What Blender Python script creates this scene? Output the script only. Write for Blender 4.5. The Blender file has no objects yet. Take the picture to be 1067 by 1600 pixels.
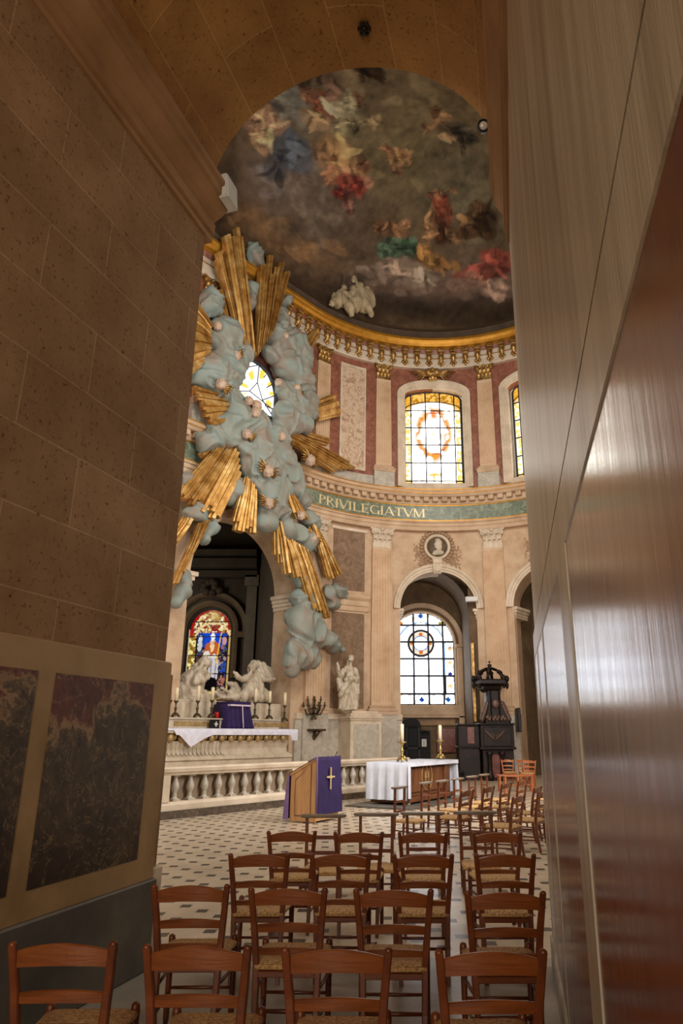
import bpy, bmesh, math, random
import numpy as np
from mathutils import Vector, Matrix, noise
random.seed(11); RS = np.random.RandomState(5)
SC = bpy.context.scene; COL = SC.collection
PI = math.pi; cos = math.cos; sin = math.sin

# ------------------------------------------------------------------ camera model (24.6 mm lens, slight rightward rise)
FPX = 1092.0; PCX = 600.0; PCY = 800.0; PITCH = math.atan(348/FPX); EYE = 1.7
def ray(x, y):
    a = Vector((x-PCX, PCY-y, FPX)); c, s = cos(PITCH), sin(PITCH)
    return Vector((a.x, c*a.z - s*a.y, s*a.z + c*a.y))
def G(x, y, z=0.0):
    d = ray(x, y); t = (z-EYE)/d.z; return Vector((d.x*t, d.y*t, z))
def AT(x, y, Y):
    d = ray(x, y); t = Y/d.y; return Vector((d.x*t, Y, EYE+d.z*t))
def ONPL(x, y, p0, n):
    d = ray(x, y); o = Vector((0, 0, EYE)); n = Vector(n); return o + d*((Vector(p0)-o).dot(n)/d.dot(n))

# ------------------------------------------------------------------ mesh collector
class MB:
    def __init__(s): s.v=[]; s.f=[]; s.sm=[]; s.uv={}; s.col=None
    def add(s, vs, fs, smooth=False):
        n=len(s.v); s.v.extend([tuple(v) for v in vs])
        for f in fs: s.f.append(tuple(i+n for i in f)); s.sm.append(smooth)
        return n
    def box(s, x0,x1,y0,y1,z0,z1, M=None, bev=0.0):
        if x0>x1: x0,x1=x1,x0
        if y0>y1: y0,y1=y1,y0
        if bev>0:
            b=min(bev,(x1-x0)*.45,(y1-y0)*.45,(z1-z0)*.45)
            vs=[];fs=[]
            def ring(xa,xb,ya,yb,z): return [(xa+b,ya,z),(xb-b,ya,z),(xb,ya+b,z),(xb,yb-b,z),(xb-b,yb,z),(xa+b,yb,z),(xa,yb-b,z),(xa,ya+b,z)]
            rs=[ring(x0+b,x1-b,y0+b,y1-b,z0),ring(x0,x1,y0,y1,z0+b),ring(x0,x1,y0,y1,z1-b),ring(x0+b,x1-b,y0+b,y1-b,z1)]
            for r in rs: vs+=r
            for k in range(3):
                for i in range(8): fs.append((k*8+i,k*8+(i+1)%8,k*8+8+(i+1)%8,k*8+8+i))
            fs.append(tuple(range(7,-1,-1))); fs.append(tuple(24+i for i in range(8)))
        else:
            vs=[(x0,y0,z0),(x1,y0,z0),(x1,y1,z0),(x0,y1,z0),(x0,y0,z1),(x1,y0,z1),(x1,y1,z1),(x0,y1,z1)]
            fs=[(3,2,1,0),(4,5,6,7),(0,1,5,4),(1,2,6,5),(2,3,7,6),(3,0,4,7)]
        if M is not None: vs=[M@Vector(v) for v in vs]
        s.add(vs,fs); return s
    def lathe(s, prof, n=16, c=(0,0,0), M=None, smooth=True):
        vs=[];fs=[];m=len(prof)
        for r,z in prof:
            for i in range(n):
                a=2*PI*i/n; vs.append((c[0]+r*cos(a),c[1]+r*sin(a),c[2]+z))
        for k in range(m-1):
            for i in range(n): fs.append((k*n+i,k*n+(i+1)%n,(k+1)*n+(i+1)%n,(k+1)*n+i))
        fs.append(tuple(range(n-1,-1,-1))); fs.append(tuple((m-1)*n+i for i in range(n)))
        if M is not None: vs=[M@Vector(v) for v in vs]
        s.add(vs,fs,smooth); return s
    def tube(s, path, r, n=8, flat=1.0, smooth=True, closed=False):
        P=[Vector(p) for p in path]; m=len(P); vs=[];fs=[]
        rs=r if isinstance(r,(list,tuple)) else [r]*m
        prev=None
        for k in range(m):
            if closed: d=P[(k+1)%m]-P[k-1]
            else: d=(P[min(k+1,m-1)]-P[max(k-1,0)])
            d.normalize()
            if prev is None:
                a=Vector((0,0,1)) if abs(d.z)<.9 else Vector((1,0,0)); u=d.cross(a).normalized()
            else:
                u=(prev-d*prev.dot(d)).normalized()
            prev=u; w=d.cross(u)
            for i in range(n):
                q=2*PI*(i+.5)/n; vs.append(P[k]+u*(rs[k]*cos(q))+w*(rs[k]*flat*sin(q)))
        for k in range(m if closed else m-1):
            k2=(k+1)%m
            for i in range(n): fs.append((k*n+i,k*n+(i+1)%n,k2*n+(i+1)%n,k2*n+i))
        if not closed: fs.append(tuple(range(n-1,-1,-1))); fs.append(tuple((m-1)*n+i for i in range(n)))
        s.add(vs,fs,smooth); return s
    def ball(s, c, r, nu=14, nv=9, M=None, rot=None):
        if not isinstance(r,(tuple,list)): r=(r,r,r)
        vs=[];fs=[]
        R=rot if rot is not None else Matrix.Identity(3)
        for j in range(nv+1):
            a=PI*j/nv
            for i in range(nu):
                b=2*PI*i/nu; vs.append(Vector(c)+R@Vector((r[0]*sin(a)*cos(b),r[1]*sin(a)*sin(b),-r[2]*cos(a))))
        for j in range(nv):
            for i in range(nu): fs.append((j*nu+i,j*nu+(i+1)%nu,(j+1)*nu+(i+1)%nu,(j+1)*nu+i))
        if M is not None: vs=[M@v for v in vs]
        s.add(vs,fs,True); return s
    def prism(s, pts, y0, y1, M=None, smooth=False):
        """outline in x,z extruded along y"""
        n=len(pts); vs=[(p[0],y0,p[1]) for p in pts]+[(p[0],y1,p[1]) for p in pts]
        fs=[tuple(range(n)),tuple(range(2*n-1,n-1,-1))]+[(i,i+n,(i+1)%n+n,(i+1)%n) for i in range(n)]
        if M is not None: vs=[M@Vector(v) for v in vs]
        s.add(vs,fs,smooth); return s
    def loft(s, rings, closed_ring=False, caps=False, smooth=False):
        m=len(rings); n=len(rings[0]); vs=[p for r in rings for p in r]; fs=[]
        for k in range(m-1):
            for i in range(n if closed_ring else n-1): fs.append((k*n+i,k*n+(i+1)%n,(k+1)*n+(i+1)%n,(k+1)*n+i))
        if caps: fs.append(tuple(range(n-1,-1,-1))); fs.append(tuple((m-1)*n+i for i in range(n)))
        return s.add(vs,fs,smooth)
    def build(s, name, mat, parent=None, world=True, fix=True):
        off=wloc(parent) if (parent is not None and world) else Vector((0,0,0))
        me=bpy.data.meshes.new(name)
        me.from_pydata([tuple(Vector(v)-off) for v in s.v],[],s.f)
        me.polygons.foreach_set('use_smooth',s.sm)
        if fix:
            bm=bmesh.new(); bm.from_mesh(me); bmesh.ops.recalc_face_normals(bm,faces=bm.faces); bm.to_mesh(me); bm.free()
        if s.uv is not None and len(s.uv)==len(s.v):
            ul=me.uv_layers.new(name='UVMap')
            for l in me.loops: ul.data[l.index].uv=s.uv[l.vertex_index]
        if s.col is not None:
            at=me.color_attributes.new('paint','FLOAT_COLOR','POINT')
            at.data.foreach_set('color',np.asarray(s.col,dtype=np.float32).ravel())
        me.materials.append(mat); me.update()
        o=bpy.data.objects.new(name,me); COL.objects.link(o)
        if parent is not None: o.parent=parent
        return o
def wloc(o):
    p=Vector((0,0,0))
    while o is not None: p+=o.location; o=o.parent
    return p
def tag(o,label=None,cat=None,group=None,kind=None):
    if label: o['label']=label
    if cat: o['category']=cat
    if group: o['group']=group
    if kind: o['kind']=kind
    return o
def thing(name,label,cat,loc=(0,0,0),rz=0,group=None):
    o=bpy.data.objects.new(name,None); o.empty_display_size=.1; COL.objects.link(o)
    o.location=loc; o.rotation_euler=(0,0,rz); return tag(o,label,cat,group)
def struct(o,label=None,cat=None): return tag(o,label,cat,kind='structure')
def dup(root,loc,rz,label=None,group=None,scale=None):
    r=root.copy(); COL.objects.link(r); r.location=loc; r.rotation_euler=(0,0,rz)
    if label: r['label']=label
    if group: r['group']=group
    if scale: r.scale=scale
    for ch in list(root.children):
        c=ch.copy(); COL.objects.link(c); c.parent=r
        for g in list(ch.children):
            d=g.copy(); COL.objects.link(d); d.parent=c
    return r
def frameM(P,X,Y,Z=(0,0,1)):
    X=Vector(X);Y=Vector(Y);Z=Vector(Z);P=Vector(P)
    return Matrix(((X.x,Y.x,Z.x,P.x),(X.y,Y.y,Z.y,P.y),(X.z,Y.z,Z.z,P.z),(0,0,0,1)))
def remesh(name, mb, voxel, mat, parent=None, smooth=4, disp=None, factor=.5, subdiv=0):
    """fuse overlapping closed volumes into ONE continuous carved surface"""
    t=mb.build('tmp',mat); t.data.materials.clear()
    m=t.modifiers.new('r','REMESH'); m.mode='VOXEL'; m.voxel_size=voxel
    if smooth:
        q=t.modifiers.new('s','SMOOTH'); q.iterations=smooth; q.factor=factor
    dg=bpy.context.evaluated_depsgraph_get(); me=bpy.data.meshes.new_from_object(t.evaluated_get(dg))
    old=t.data; bpy.data.objects.remove(t); bpy.data.meshes.remove(old)
    if disp:
        me.update(); nv=len(me.vertices); no=np.empty(nv*3,np.float32); me.vertices.foreach_get('normal',no); no=no.reshape(-1,3)
        co=np.empty(nv*3,np.float32); me.vertices.foreach_get('co',co); co=co.reshape(-1,3)
        for i in range(nv): co[i]+=no[i]*disp(co[i],no[i])
        me.vertices.foreach_set('co',co.ravel())
    if parent is not None:
        w=wloc(parent)
        me.transform(Matrix.Translation(-w))
    me.polygons.foreach_set('use_smooth',[True]*len(me.polygons))
    me.materials.clear(); me.materials.append(mat); me.name=name; me.update()
    o=bpy.data.objects.new(name,me); COL.objects.link(o)
    if parent is not None: o.parent=parent
    return o
def capsule(mb,p0,p1,r0,r1,n=12):
    p0=Vector(p0);p1=Vector(p1); mb.tube([p0+(p0-p1).normalized()*r0*.0,p0.lerp(p1,.5),p1],[r0,(r0+r1)/2,r1],n); mb.ball(p0,r0,n,7); mb.ball(p1,r1,n,7)

# ------------------------------------------------------------------ materials
def lin(c): 
    return tuple(((x/255)/12.92 if x/255<=.04045 else ((x/255+.055)/1.055)**2.4) for x in c)
def L4(c): return (*lin(c),1)
def newmat(name):
    m=bpy.data.materials.new(name); m.use_nodes=True; nt=m.node_tree; nt.nodes.clear()
    out=nt.nodes.new('ShaderNodeOutputMaterial'); b=nt.nodes.new('ShaderNodeBsdfPrincipled'); nt.links.new(b.outputs[0],out.inputs[0])
    return m,nt,b,out
def N(nt,t,**k):
    n=nt.nodes.new(t)
    for a,v in k.items():
        if a.startswith('i_'): n.inputs[a[2:].replace('_',' ')].default_value=v
        else: setattr(n,a,v)
    return n
def ramp(nt,stops):
    r=nt.nodes.new('ShaderNodeValToRGB'); e=r.color_ramp.elements
    while len(e)<len(stops): e.new(.5)
    for q,(p,c) in zip(e,stops): q.position=p; q.color=L4(c)
    return r
def coords(nt,mode='Object',stretch=(1,1,1),rot=(0,0,0)):
    tc=nt.nodes.new('ShaderNodeTexCoord'); mp=nt.nodes.new('ShaderNodeMapping'); mp.inputs['Scale'].default_value=stretch; mp.inputs['Rotation'].default_value=rot
    nt.links.new(tc.outputs[mode],mp.inputs[0]); return mp.outputs[0]
def pmat(name,stops,scale=4,rough=.6,metal=0,bump=.2,bscale=None,stretch=(1,1,1),detail=6,dist=0.0,spec=.5,mode='Object',bdist=.02,rot=(0,0,0),rvar=0.0):
    m,nt,b,out=newmat(name); co=coords(nt,mode,stretch,rot)
    n=N(nt,'ShaderNodeTexNoise',i_Scale=scale,i_Detail=detail,i_Distortion=dist,i_Roughness=.6); nt.links.new(co,n.inputs['Vector'])
    r=ramp(nt,stops); nt.links.new(n.outputs['Fac'],r.inputs[0]); nt.links.new(r.outputs[0],b.inputs['Base Color'])
    b.inputs['Roughness'].default_value=rough; b.inputs['Metallic'].default_value=metal; b.inputs['Specular IOR Level'].default_value=spec
    if bump:
        n2=N(nt,'ShaderNodeTexNoise',i_Scale=bscale or scale*4,i_Detail=5); nt.links.new(co,n2.inputs['Vector'])
        bp=N(nt,'ShaderNodeBump',i_Strength=bump,i_Distance=bdist); nt.links.new(n2.outputs['Fac'],bp.inputs['Height']); nt.links.new(bp.outputs[0],b.inputs['Normal'])
        if rvar:
            mr=N(nt,'ShaderNodeMapRange'); mr.inputs[3].default_value=rough-rvar; mr.inputs[4].default_value=rough+rvar
            nt.links.new(n2.outputs['Fac'],mr.inputs[0]); nt.links.new(mr.outputs[0],b.inputs['Roughness'])
    return m
def ashlar(name,c1,c2,mort,bw,bh,mode='UV',rough=.75,pit=True,off=.5):
    m,nt,b,out=newmat(name)
    tc=nt.nodes.new('ShaderNodeTexCoord'); src=tc.outputs[mode]
    br=N(nt,'ShaderNodeTexBrick',offset=off,i_Scale=1.0,i_Mortar_Size=.007,i_Mortar_Smooth=.3,i_Bias=0.0,i_Brick_Width=bw,i_Row_Height=bh)
    br.inputs['Color1'].default_value=L4(c1); br.inputs['Color2'].default_value=L4(c2); br.inputs['Mortar'].default_value=L4(mort)
    nt.links.new(src,br.inputs['Vector'])
    ob=tc.outputs['Object']
    n=N(nt,'ShaderNodeTexNoise',i_Scale=1.3,i_Detail=8,i_Roughness=.65); nt.links.new(ob,n.inputs['Vector'])
    r=ramp(nt,[(.3,(196,186,172)),(.7,(255,255,255))]); nt.links.new(n.outputs['Fac'],r.inputs[0])
    mx=N(nt,'ShaderNodeMix',data_type='RGBA',blend_type='MULTIPLY'); mx.inputs[0].default_value=.85
    nt.links.new(br.outputs['Color'],mx.inputs[6]); nt.links.new(r.outputs[0],mx.inputs[7]); last=mx.outputs[2]
    n3=N(nt,'ShaderNodeTexNoise',i_Scale=26,i_Detail=4,i_Roughness=.7); nt.links.new(ob,n3.inputs['Vector'])
    if pit:
        r3=ramp(nt,[(.30,(120,80,62)),(.42,(255,255,255))]); nt.links.new(n3.outputs['Fac'],r3.inputs[0])
        m3=N(nt,'ShaderNodeMix',data_type='RGBA',blend_type='MULTIPLY'); m3.inputs[0].default_value=.9
        nt.links.new(last,m3.inputs[6]); nt.links.new(r3.outputs[0],m3.inputs[7]); last=m3.outputs[2]
    nt.links.new(last,b.inputs['Base Color']); b.inputs['Roughness'].default_value=rough; b.inputs['Specular IOR Level'].default_value=.25
    bp=N(nt,'ShaderNodeBump',i_Strength=.35,i_Distance=.01); nt.links.new(n3.outputs['Fac'],bp.inputs['Height'])
    bp2=N(nt,'ShaderNodeBump',i_Strength=.35,i_Distance=.01); bp2.invert=True
    nt.links.new(br.outputs['Fac'],bp2.inputs['Height']); nt.links.new(bp.outputs[0],bp2.inputs['Normal']); nt.links.new(bp2.outputs[0],b.inputs['Normal'])
    return m
def boost(c,k):
    """clear panes let far more daylight through than coloured ones"""
    m=np.clip((c.min(1)-.62)/.3,0,1); m=m*m*(3-2*m); return c*(1+(k-1)*m)[:,None]
def glow(name,strength):
    m=bpy.data.materials.new(name); m.use_nodes=True; nt=m.node_tree; nt.nodes.clear()
    out=nt.nodes.new('ShaderNodeOutputMaterial'); e=nt.nodes.new('ShaderNodeEmission'); a=N(nt,'ShaderNodeAttribute',attribute_name='paint')
    e.inputs[1].default_value=strength; nt.links.new(a.outputs['Color'],e.inputs[0]); nt.links.new(e.outputs[0],out.inputs[0]); return m
def painted(name,rough=.85):
    m,nt,b,out=newmat(name); a=N(nt,'ShaderNodeAttribute',attribute_name='paint'); nt.links.new(a.outputs['Color'],b.inputs['Base Color'])
    b.inputs['Roughness'].default_value=rough; b.inputs['Specular IOR Level'].default_value=.15; return m
M={}
M['stone']=pmat('limestone',[(.3,(176,146,116)),(.5,(196,166,136)),(.7,(208,182,152))],1.5,.7,bump=.15,bscale=20)
M['stone_pale']=pmat('pale_limestone',[(.3,(186,168,144)),(.5,(208,190,166)),(.7,(222,206,184))],1.8,.65,bump=.15,bscale=18)
M['ashlar']=ashlar('ashlar_left',(174,140,106),(160,128,95),(192,162,128),1.25,.52)
M['vault']=ashlar('ashlar_vault',(176,130,74),(162,118,66),(192,150,96),1.5,.62)
M['dadostone']=pmat('dado_stone',[(.3,(140,110,72)),(.5,(168,136,94)),(.7,(178,148,106))],1.2,.5,bump=.15,bscale=14)
M['slate']=pmat('grey_slate',[(.3,(70,66,60)),(.5,(88,83,76)),(.7,(104,98,88))],2.2,.45,bump=.12,bscale=10)
def brecciamat():
    m,nt,b,out=newmat('breccia_marble'); tc=nt.nodes.new('ShaderNodeTexCoord'); co=tc.outputs['Object']
    sx=nt.nodes.new('ShaderNodeSeparateXYZ'); nt.links.new(co,sx.inputs[0])
    def mth(op,a,bv=None):
        q=N(nt,'ShaderNodeMath',operation=op)
        for i_,x in enumerate((a,bv)):
            if x is None: continue
            if isinstance(x,(int,float)): q.inputs[i_].default_value=x
            else: nt.links.new(x,q.inputs[i_])
        return q.outputs[0]
    def nz(sc,det=10,ds=0.0,ro=.65):
        n=N(nt,'ShaderNodeTexNoise',i_Scale=sc,i_Detail=det,i_Distortion=ds,i_Roughness=ro); nt.links.new(co,n.inputs['Vector']); return n.outputs['Fac']
    # geological layering of the slab: dark breccia low, pale crystalline band, red stone above
    f=mth('ADD',mth('MULTIPLY',nz(1.7,12,.3),1.5),mth('MULTIPLY',mth('SUBTRACT',sx.outputs[2],1.45),.52)); f=mth('SUBTRACT',f,.25)
    r=ramp(nt,[(.30,(58,44,32)),(.46,(86,68,48)),(.56,(70,54,40)),(.63,(104,84,60)),(.655,(166,134,98)),(.70,(150,112,82)),(.715,(116,56,44)),(.95,(96,44,38))]); nt.links.new(f,r.inputs[0])
    r2=ramp(nt,[(.34,(120,112,104)),(.5,(225,222,218)),(.62,(255,255,255))]); nt.links.new(nz(11,8,.2,.75),r2.inputs[0])
    mx=N(nt,'ShaderNodeMix',data_type='RGBA',blend_type='MULTIPLY'); mx.inputs[0].default_value=.9; nt.links.new(r.outputs[0],mx.inputs[6]); nt.links.new(r2.outputs[0],mx.inputs[7])
    v=mth('LESS_THAN',mth('ABSOLUTE',mth('SUBTRACT',nz(4.5,7,.8),.5)),.006); v=mth('MULTIPLY',v,.55)
    m2=N(nt,'ShaderNodeMix',data_type='RGBA'); nt.links.new(v,m2.inputs[0]); nt.links.new(mx.outputs[2],m2.inputs[6]); m2.inputs[7].default_value=L4((168,138,104))
    nt.links.new(m2.outputs[2],b.inputs['Base Color']); b.inputs['Roughness'].default_value=.38; b.inputs['Specular IOR Level'].default_value=.4; return m
M['breccia']=brecciamat()
M['palemarble']=pmat('streaked_pale_marble',[(.26,(136,126,112)),(.42,(180,170,154)),(.55,(198,188,172)),(.7,(214,206,192))],3.2,.35,bump=.1,bscale=30,stretch=(2.2,2.2,.16),detail=8,rvar=.1)
M['rosso']=pmat('polished_red_marble',[(.26,(66,32,18)),(.42,(108,54,32)),(.54,(126,68,42)),(.64,(108,62,44)),(.8,(158,118,92))],2.6,.2,bump=.16,bscale=12,stretch=(1.6,1.6,.16),detail=8,dist=.6,spec=.5,bdist=.006,rvar=.08)
M['brownpanel']=pmat('brown_marble_panel',[(.3,(104,82,62)),(.5,(130,104,82)),(.7,(150,124,100))],3,.4,bump=.05,detail=9,dist=1.2)
M['redwall']=pmat('red_griotte_marble',[(.3,(112,66,50)),(.5,(142,88,68)),(.7,(164,110,86))],3,.45,bump=.05,detail=8,dist=1)
M['figured']=pmat('figured_pale_marble',[(.30,(150,118,92)),(.45,(190,160,132)),(.55,(214,190,164)),(.7,(170,138,112))],2.6,.5,bump=.1,detail=9,dist=2.5)
M['green']=pmat('green_marble_frieze',[(.3,(82,92,76)),(.5,(112,122,102)),(.62,(140,148,126)),(.75,(176,178,158))],3.4,.35,bump=.03,detail=9,dist=1.5)
M['greymarble']=pmat('grey_veined_marble',[(.3,(162,152,136)),(.5,(182,173,158)),(.62,(194,186,172)),(.75,(168,159,146))],2.6,.4,bump=.03,detail=9,dist=2)
M['gold']=pmat('gilding',[(.3,(120,82,38)),(.5,(176,136,76)),(.7,(214,180,122))],5,.42,.8,bump=.3,bscale=24)
M['goldray']=pmat('gilded_wood',[(.25,(120,78,30)),(.42,(176,128,62)),(.56,(204,160,92)),(.68,(226,190,128)),(.8,(238,214,164))],2.2,.45,.6,bump=.4,bscale=9,stretch=(1,1,1),detail=8)
M['goldpaint']=pmat('gilt_cornice',[(.3,(176,118,30)),(.7,(206,150,54))],3,.4,.6,bump=.1)
M['cloud']=pmat('painted_plaster_cloud',[(.28,(142,120,102)),(.40,(138,130,118)),(.50,(140,144,134)),(.60,(132,146,140)),(.70,(150,152,142)),(.80,(160,138,118))],.7,.6,bump=.5,bscale=2.2,detail=5,dist=1.8,bdist=.05)
M['plasterflesh']=pmat('tinted_plaster',[(.3,(170,140,118)),(.7,(200,176,154))],6,.55,bump=.1)
M['whitemarble']=pmat('statue_marble',[(.3,(172,156,134)),(.5,(192,178,156)),(.7,(206,194,174))],3,.5,bump=.08)
M['chair']=pmat('varnished_chair_wood',[(.3,(76,34,14)),(.5,(104,50,22)),(.7,(124,64,30))],5,.34,bump=.12,bscale=26,stretch=(1,1,1),dist=.8)
M['chair_slat']=pmat('chair_slat_wood',[(.3,(98,48,19)),(.5,(126,67,29)),(.7,(144,82,40))],6,.32,bump=.1,bscale=26,stretch=(.35,1,3),dist=.6)
M['chair_orange']=pmat('orange_chair_wood',[(.3,(150,78,36)),(.7,(190,112,60))],5,.4,bump=.1)
M['priewood']=pmat('worn_grey_wood',[(.3,(92,74,58)),(.5,(118,100,82)),(.7,(146,128,108))],7,.4,bump=.15,stretch=(.4,2,2))
M['darkwood']=pmat('dark_carved_oak',[(.3,(16,8,5)),(.5,(28,15,9)),(.7,(44,24,15))],5,.45,bump=.25,bscale=22,spec=.25)
M['blackwood']=pmat('black_oak',[(.3,(8,6,5)),(.7,(20,15,11))],5,.55,bump=.2,spec=.2)
M['tablewood']=pmat('altar_table_wood',[(.3,(78,44,24)),(.5,(104,62,36)),(.7,(120,74,44))],5,.4,bump=.1,stretch=(1,1,.3))
M['lecternwood']=pmat('light_oak',[(.3,(190,138,90)),(.7,(222,172,120))],5,.5,bump=.08,stretch=(2,2,.3))
M['purple']=pmat('purple_velvet',[(.3,(27,12,58)),(.7,(44,20,84))],5,.8,bump=.25,bscale=14)
M['lilac']=pmat('lilac_lining',[(.3,(120,92,150)),(.7,(150,124,176))],5,.8,bump=.1)
M['whitecloth']=pmat('white_linen',[(.3,(190,193,206)),(.7,(206,209,220))],4,.8,bump=.15,bscale=9)
M['brass']=pmat('aged_brass',[(.3,(150,122,70)),(.7,(204,178,118))],6,.35,.9,bump=.15)
M['iron']=pmat('dark_bronze',[(.3,(60,50,36)),(.7,(104,90,66))],6,.45,.7,bump=.2)
M['wax']=pmat('candle_wax',[(.3,(224,206,168)),(.7,(240,226,194))],4,.5,bump=.05)
M['red']=pmat('red_glass',[(.3,(150,14,12)),(.7,(190,24,20))],4,.2,bump=.0)
M['lead']=pmat('lead_came',[(.3,(30,32,40)),(.7,(52,54,62))],4,.6,bump=.1)
M['plastic']=pmat('white_plastic',[(.3,(206,206,204)),(.7,(222,222,220))],3,.5,bump=.03)
M['blackmetal']=pmat('black_metal',[(.3,(16,16,16)),(.7,(30,30,30))],5,.4,.3,bump=.05)
M['paper']=pmat('paper_notice',[(.3,(206,204,196)),(.7,(226,224,216))],5,.8,bump=.03)
M['shadestone']=pmat('shadow_stone',[(.3,(86,66,44)),(.5,(104,82,56)),(.7,(120,98,70))],1.5,.8,bump=.1)  # stone colour already carries the shade inside the side bays
M['darkstone']=pmat('shaded_dark_stone',[(.3,(40,31,20)),(.7,(62,50,34))],1.5,.8,bump=.1)  # chapel gloom put into the stone colour; the dark groove shares it
M['carved']=pmat('carved_stone',[(.3,(150,118,90)),(.7,(176,144,114))],4,.7,bump=.1)
M['plinthdark']=pmat('dark_rail_plinth',[(.3,(52,42,32)),(.5,(84,70,56)),(.7,(112,96,78))],7,.5,bump=.2,detail=9,dist=1.0)
M['marbleredsmall']=pmat('red_marble_panel',[(.3,(70,28,18)),(.5,(110,50,34)),(.7,(134,74,54))],3,.4,bump=.05,detail=9,dist=1.5)
# rush seat: strands run parallel to the four edges
def rushmat():
    m,nt,b,out=newmat('woven_rush'); tc=nt.nodes.new('ShaderNodeTexCoord')
    sx=nt.nodes.new('ShaderNodeSeparateXYZ'); nt.links.new(tc.outputs['Object'],sx.inputs[0])
    def mth(op,a,bv=None):
        q=N(nt,'ShaderNodeMath',operation=op)
        for i,x in enumerate((a,bv)):
            if x is None: continue
            if isinstance(x,(int,float)): q.inputs[i].default_value=x
            else: nt.links.new(x,q.inputs[i])
        return q.outputs[0]
    ax=mth('ABSOLUTE',sx.outputs[0]); ay=mth('ABSOLUTE',mth('SUBTRACT',sx.outputs[1],.2))
    k=mth('MAXIMUM',ax,ay); s=mth('SINE',mth('MULTIPLY',k,700.0))
    n=N(nt,'ShaderNodeTexNoise',i_Scale=60,i_Detail=4); nt.links.new(tc.outputs['Object'],n.inputs['Vector'])
    r=ramp(nt,[(.3,(156,112,62)),(.5,(200,154,98)),(.7,(226,190,136))]); nt.links.new(n.outputs['Fac'],r.inputs[0]); nt.links.new(r.outputs[0],b.inputs['Base Color'])
    ad=mth('ADD',s,n.outputs['Fac']); bp=N(nt,'ShaderNodeBump',i_Strength=.6,i_Distance=.003); nt.links.new(ad,bp.inputs['Height']); nt.links.new(bp.outputs[0],b.inputs['Normal'])
    b.inputs['Roughness'].default_value=.7; return m
M['rush']=rushmat()
def floormat():
    m,nt,b,out=newmat('octagon_and_dot_paving'); tc=nt.nodes.new('ShaderNodeTexCoord'); sx=nt.nodes.new('ShaderNodeSeparateXYZ'); nt.links.new(tc.outputs['Object'],sx.inputs[0])
    def mth(op,a,bv=None):
        q=N(nt,'ShaderNodeMath',operation=op)
        for i,x in enumerate((a,bv)):
            if x is None: continue
            if isinstance(x,(int,float)): q.inputs[i].default_value=x
            else: nt.links.new(x,q.inputs[i])
        return q.outputs[0]
    v=(.221,-.216); w=(-.179,-.335); det=v[0]*w[1]-w[0]*v[1]
    x=mth('SUBTRACT',sx.outputs[0],-2.063); y=mth('SUBTRACT',sx.outputs[1],8.184)
    i=mth('ADD',mth('MULTIPLY',x,w[1]/det),mth('MULTIPLY',y,-w[0]/det)); j=mth('ADD',mth('MULTIPLY',x,-v[1]/det),mth('MULTIPLY',y,v[0]/det))
    fi=mth('SUBTRACT',i,mth('ROUND',i)); fj=mth('SUBTRACT',j,mth('ROUND',j))
    dx=mth('ABSOLUTE',mth('ADD',mth('MULTIPLY',fi,v[0]),mth('MULTIPLY',fj,w[0]))); dy=mth('ABSOLUTE',mth('ADD',mth('MULTIPLY',fi,v[1]),mth('MULTIPLY',fj,w[1])))
    dot=mth('MULTIPLY',mth('LESS_THAN',dx,.056),mth('LESS_THAN',dy,.066))
    dot=mth('MULTIPLY',dot,mth('GREATER_THAN',sx.outputs[1],6.55))
    n=N(nt,'ShaderNodeTexNoise',i_Scale=1.6,i_Detail=8,i_Roughness=.7); nt.links.new(tc.outputs['Object'],n.inputs['Vector'])
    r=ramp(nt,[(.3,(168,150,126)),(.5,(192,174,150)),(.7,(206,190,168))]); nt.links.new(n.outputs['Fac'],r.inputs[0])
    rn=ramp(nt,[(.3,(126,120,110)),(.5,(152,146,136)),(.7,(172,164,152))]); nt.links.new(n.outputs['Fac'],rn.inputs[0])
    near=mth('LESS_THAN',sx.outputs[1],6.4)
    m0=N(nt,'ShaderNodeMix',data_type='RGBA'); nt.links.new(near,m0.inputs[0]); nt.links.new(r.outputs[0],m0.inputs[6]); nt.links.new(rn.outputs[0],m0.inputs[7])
    rd=ramp(nt,[(.3,(40,36,33)),(.7,(70,63,57))]); nt.links.new(n.outputs['Fac'],rd.inputs[0])
    m1=N(nt,'ShaderNodeMix',data_type='RGBA'); nt.links.new(dot,m1.inputs[0]); nt.links.new(m0.outputs[2],m1.inputs[6]); nt.links.new(rd.outputs[0],m1.inputs[7])
    # tile joints
    e1=mth('LESS_THAN',mth('ABSOLUTE',mth('SUBTRACT',mth('ABSOLUTE',fi),.5)),.008); e2=mth('LESS_THAN',mth('ABSOLUTE',fj),.008)
    nt.links.new(m1.outputs[2],b.inputs['Base Color']); b.inputs['Roughness'].default_value=.33; b.inputs['Specular IOR Level'].default_value=.4
    n2=N(nt,'ShaderNodeTexNoise',i_Scale=5,i_Detail=4); nt.links.new(tc.outputs['Object'],n2.inputs['Vector'])
    bp=N(nt,'ShaderNodeBump',i_Strength=.08,i_Distance=.01); nt.links.new(n2.outputs['Fac'],bp.inputs['Height']); nt.links.new(bp.outputs[0],b.inputs['Normal'])
    return m
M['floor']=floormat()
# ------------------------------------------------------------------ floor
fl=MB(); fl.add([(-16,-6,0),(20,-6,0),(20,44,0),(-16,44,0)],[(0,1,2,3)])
struct(fl.build('floor',M['floor']))

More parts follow.
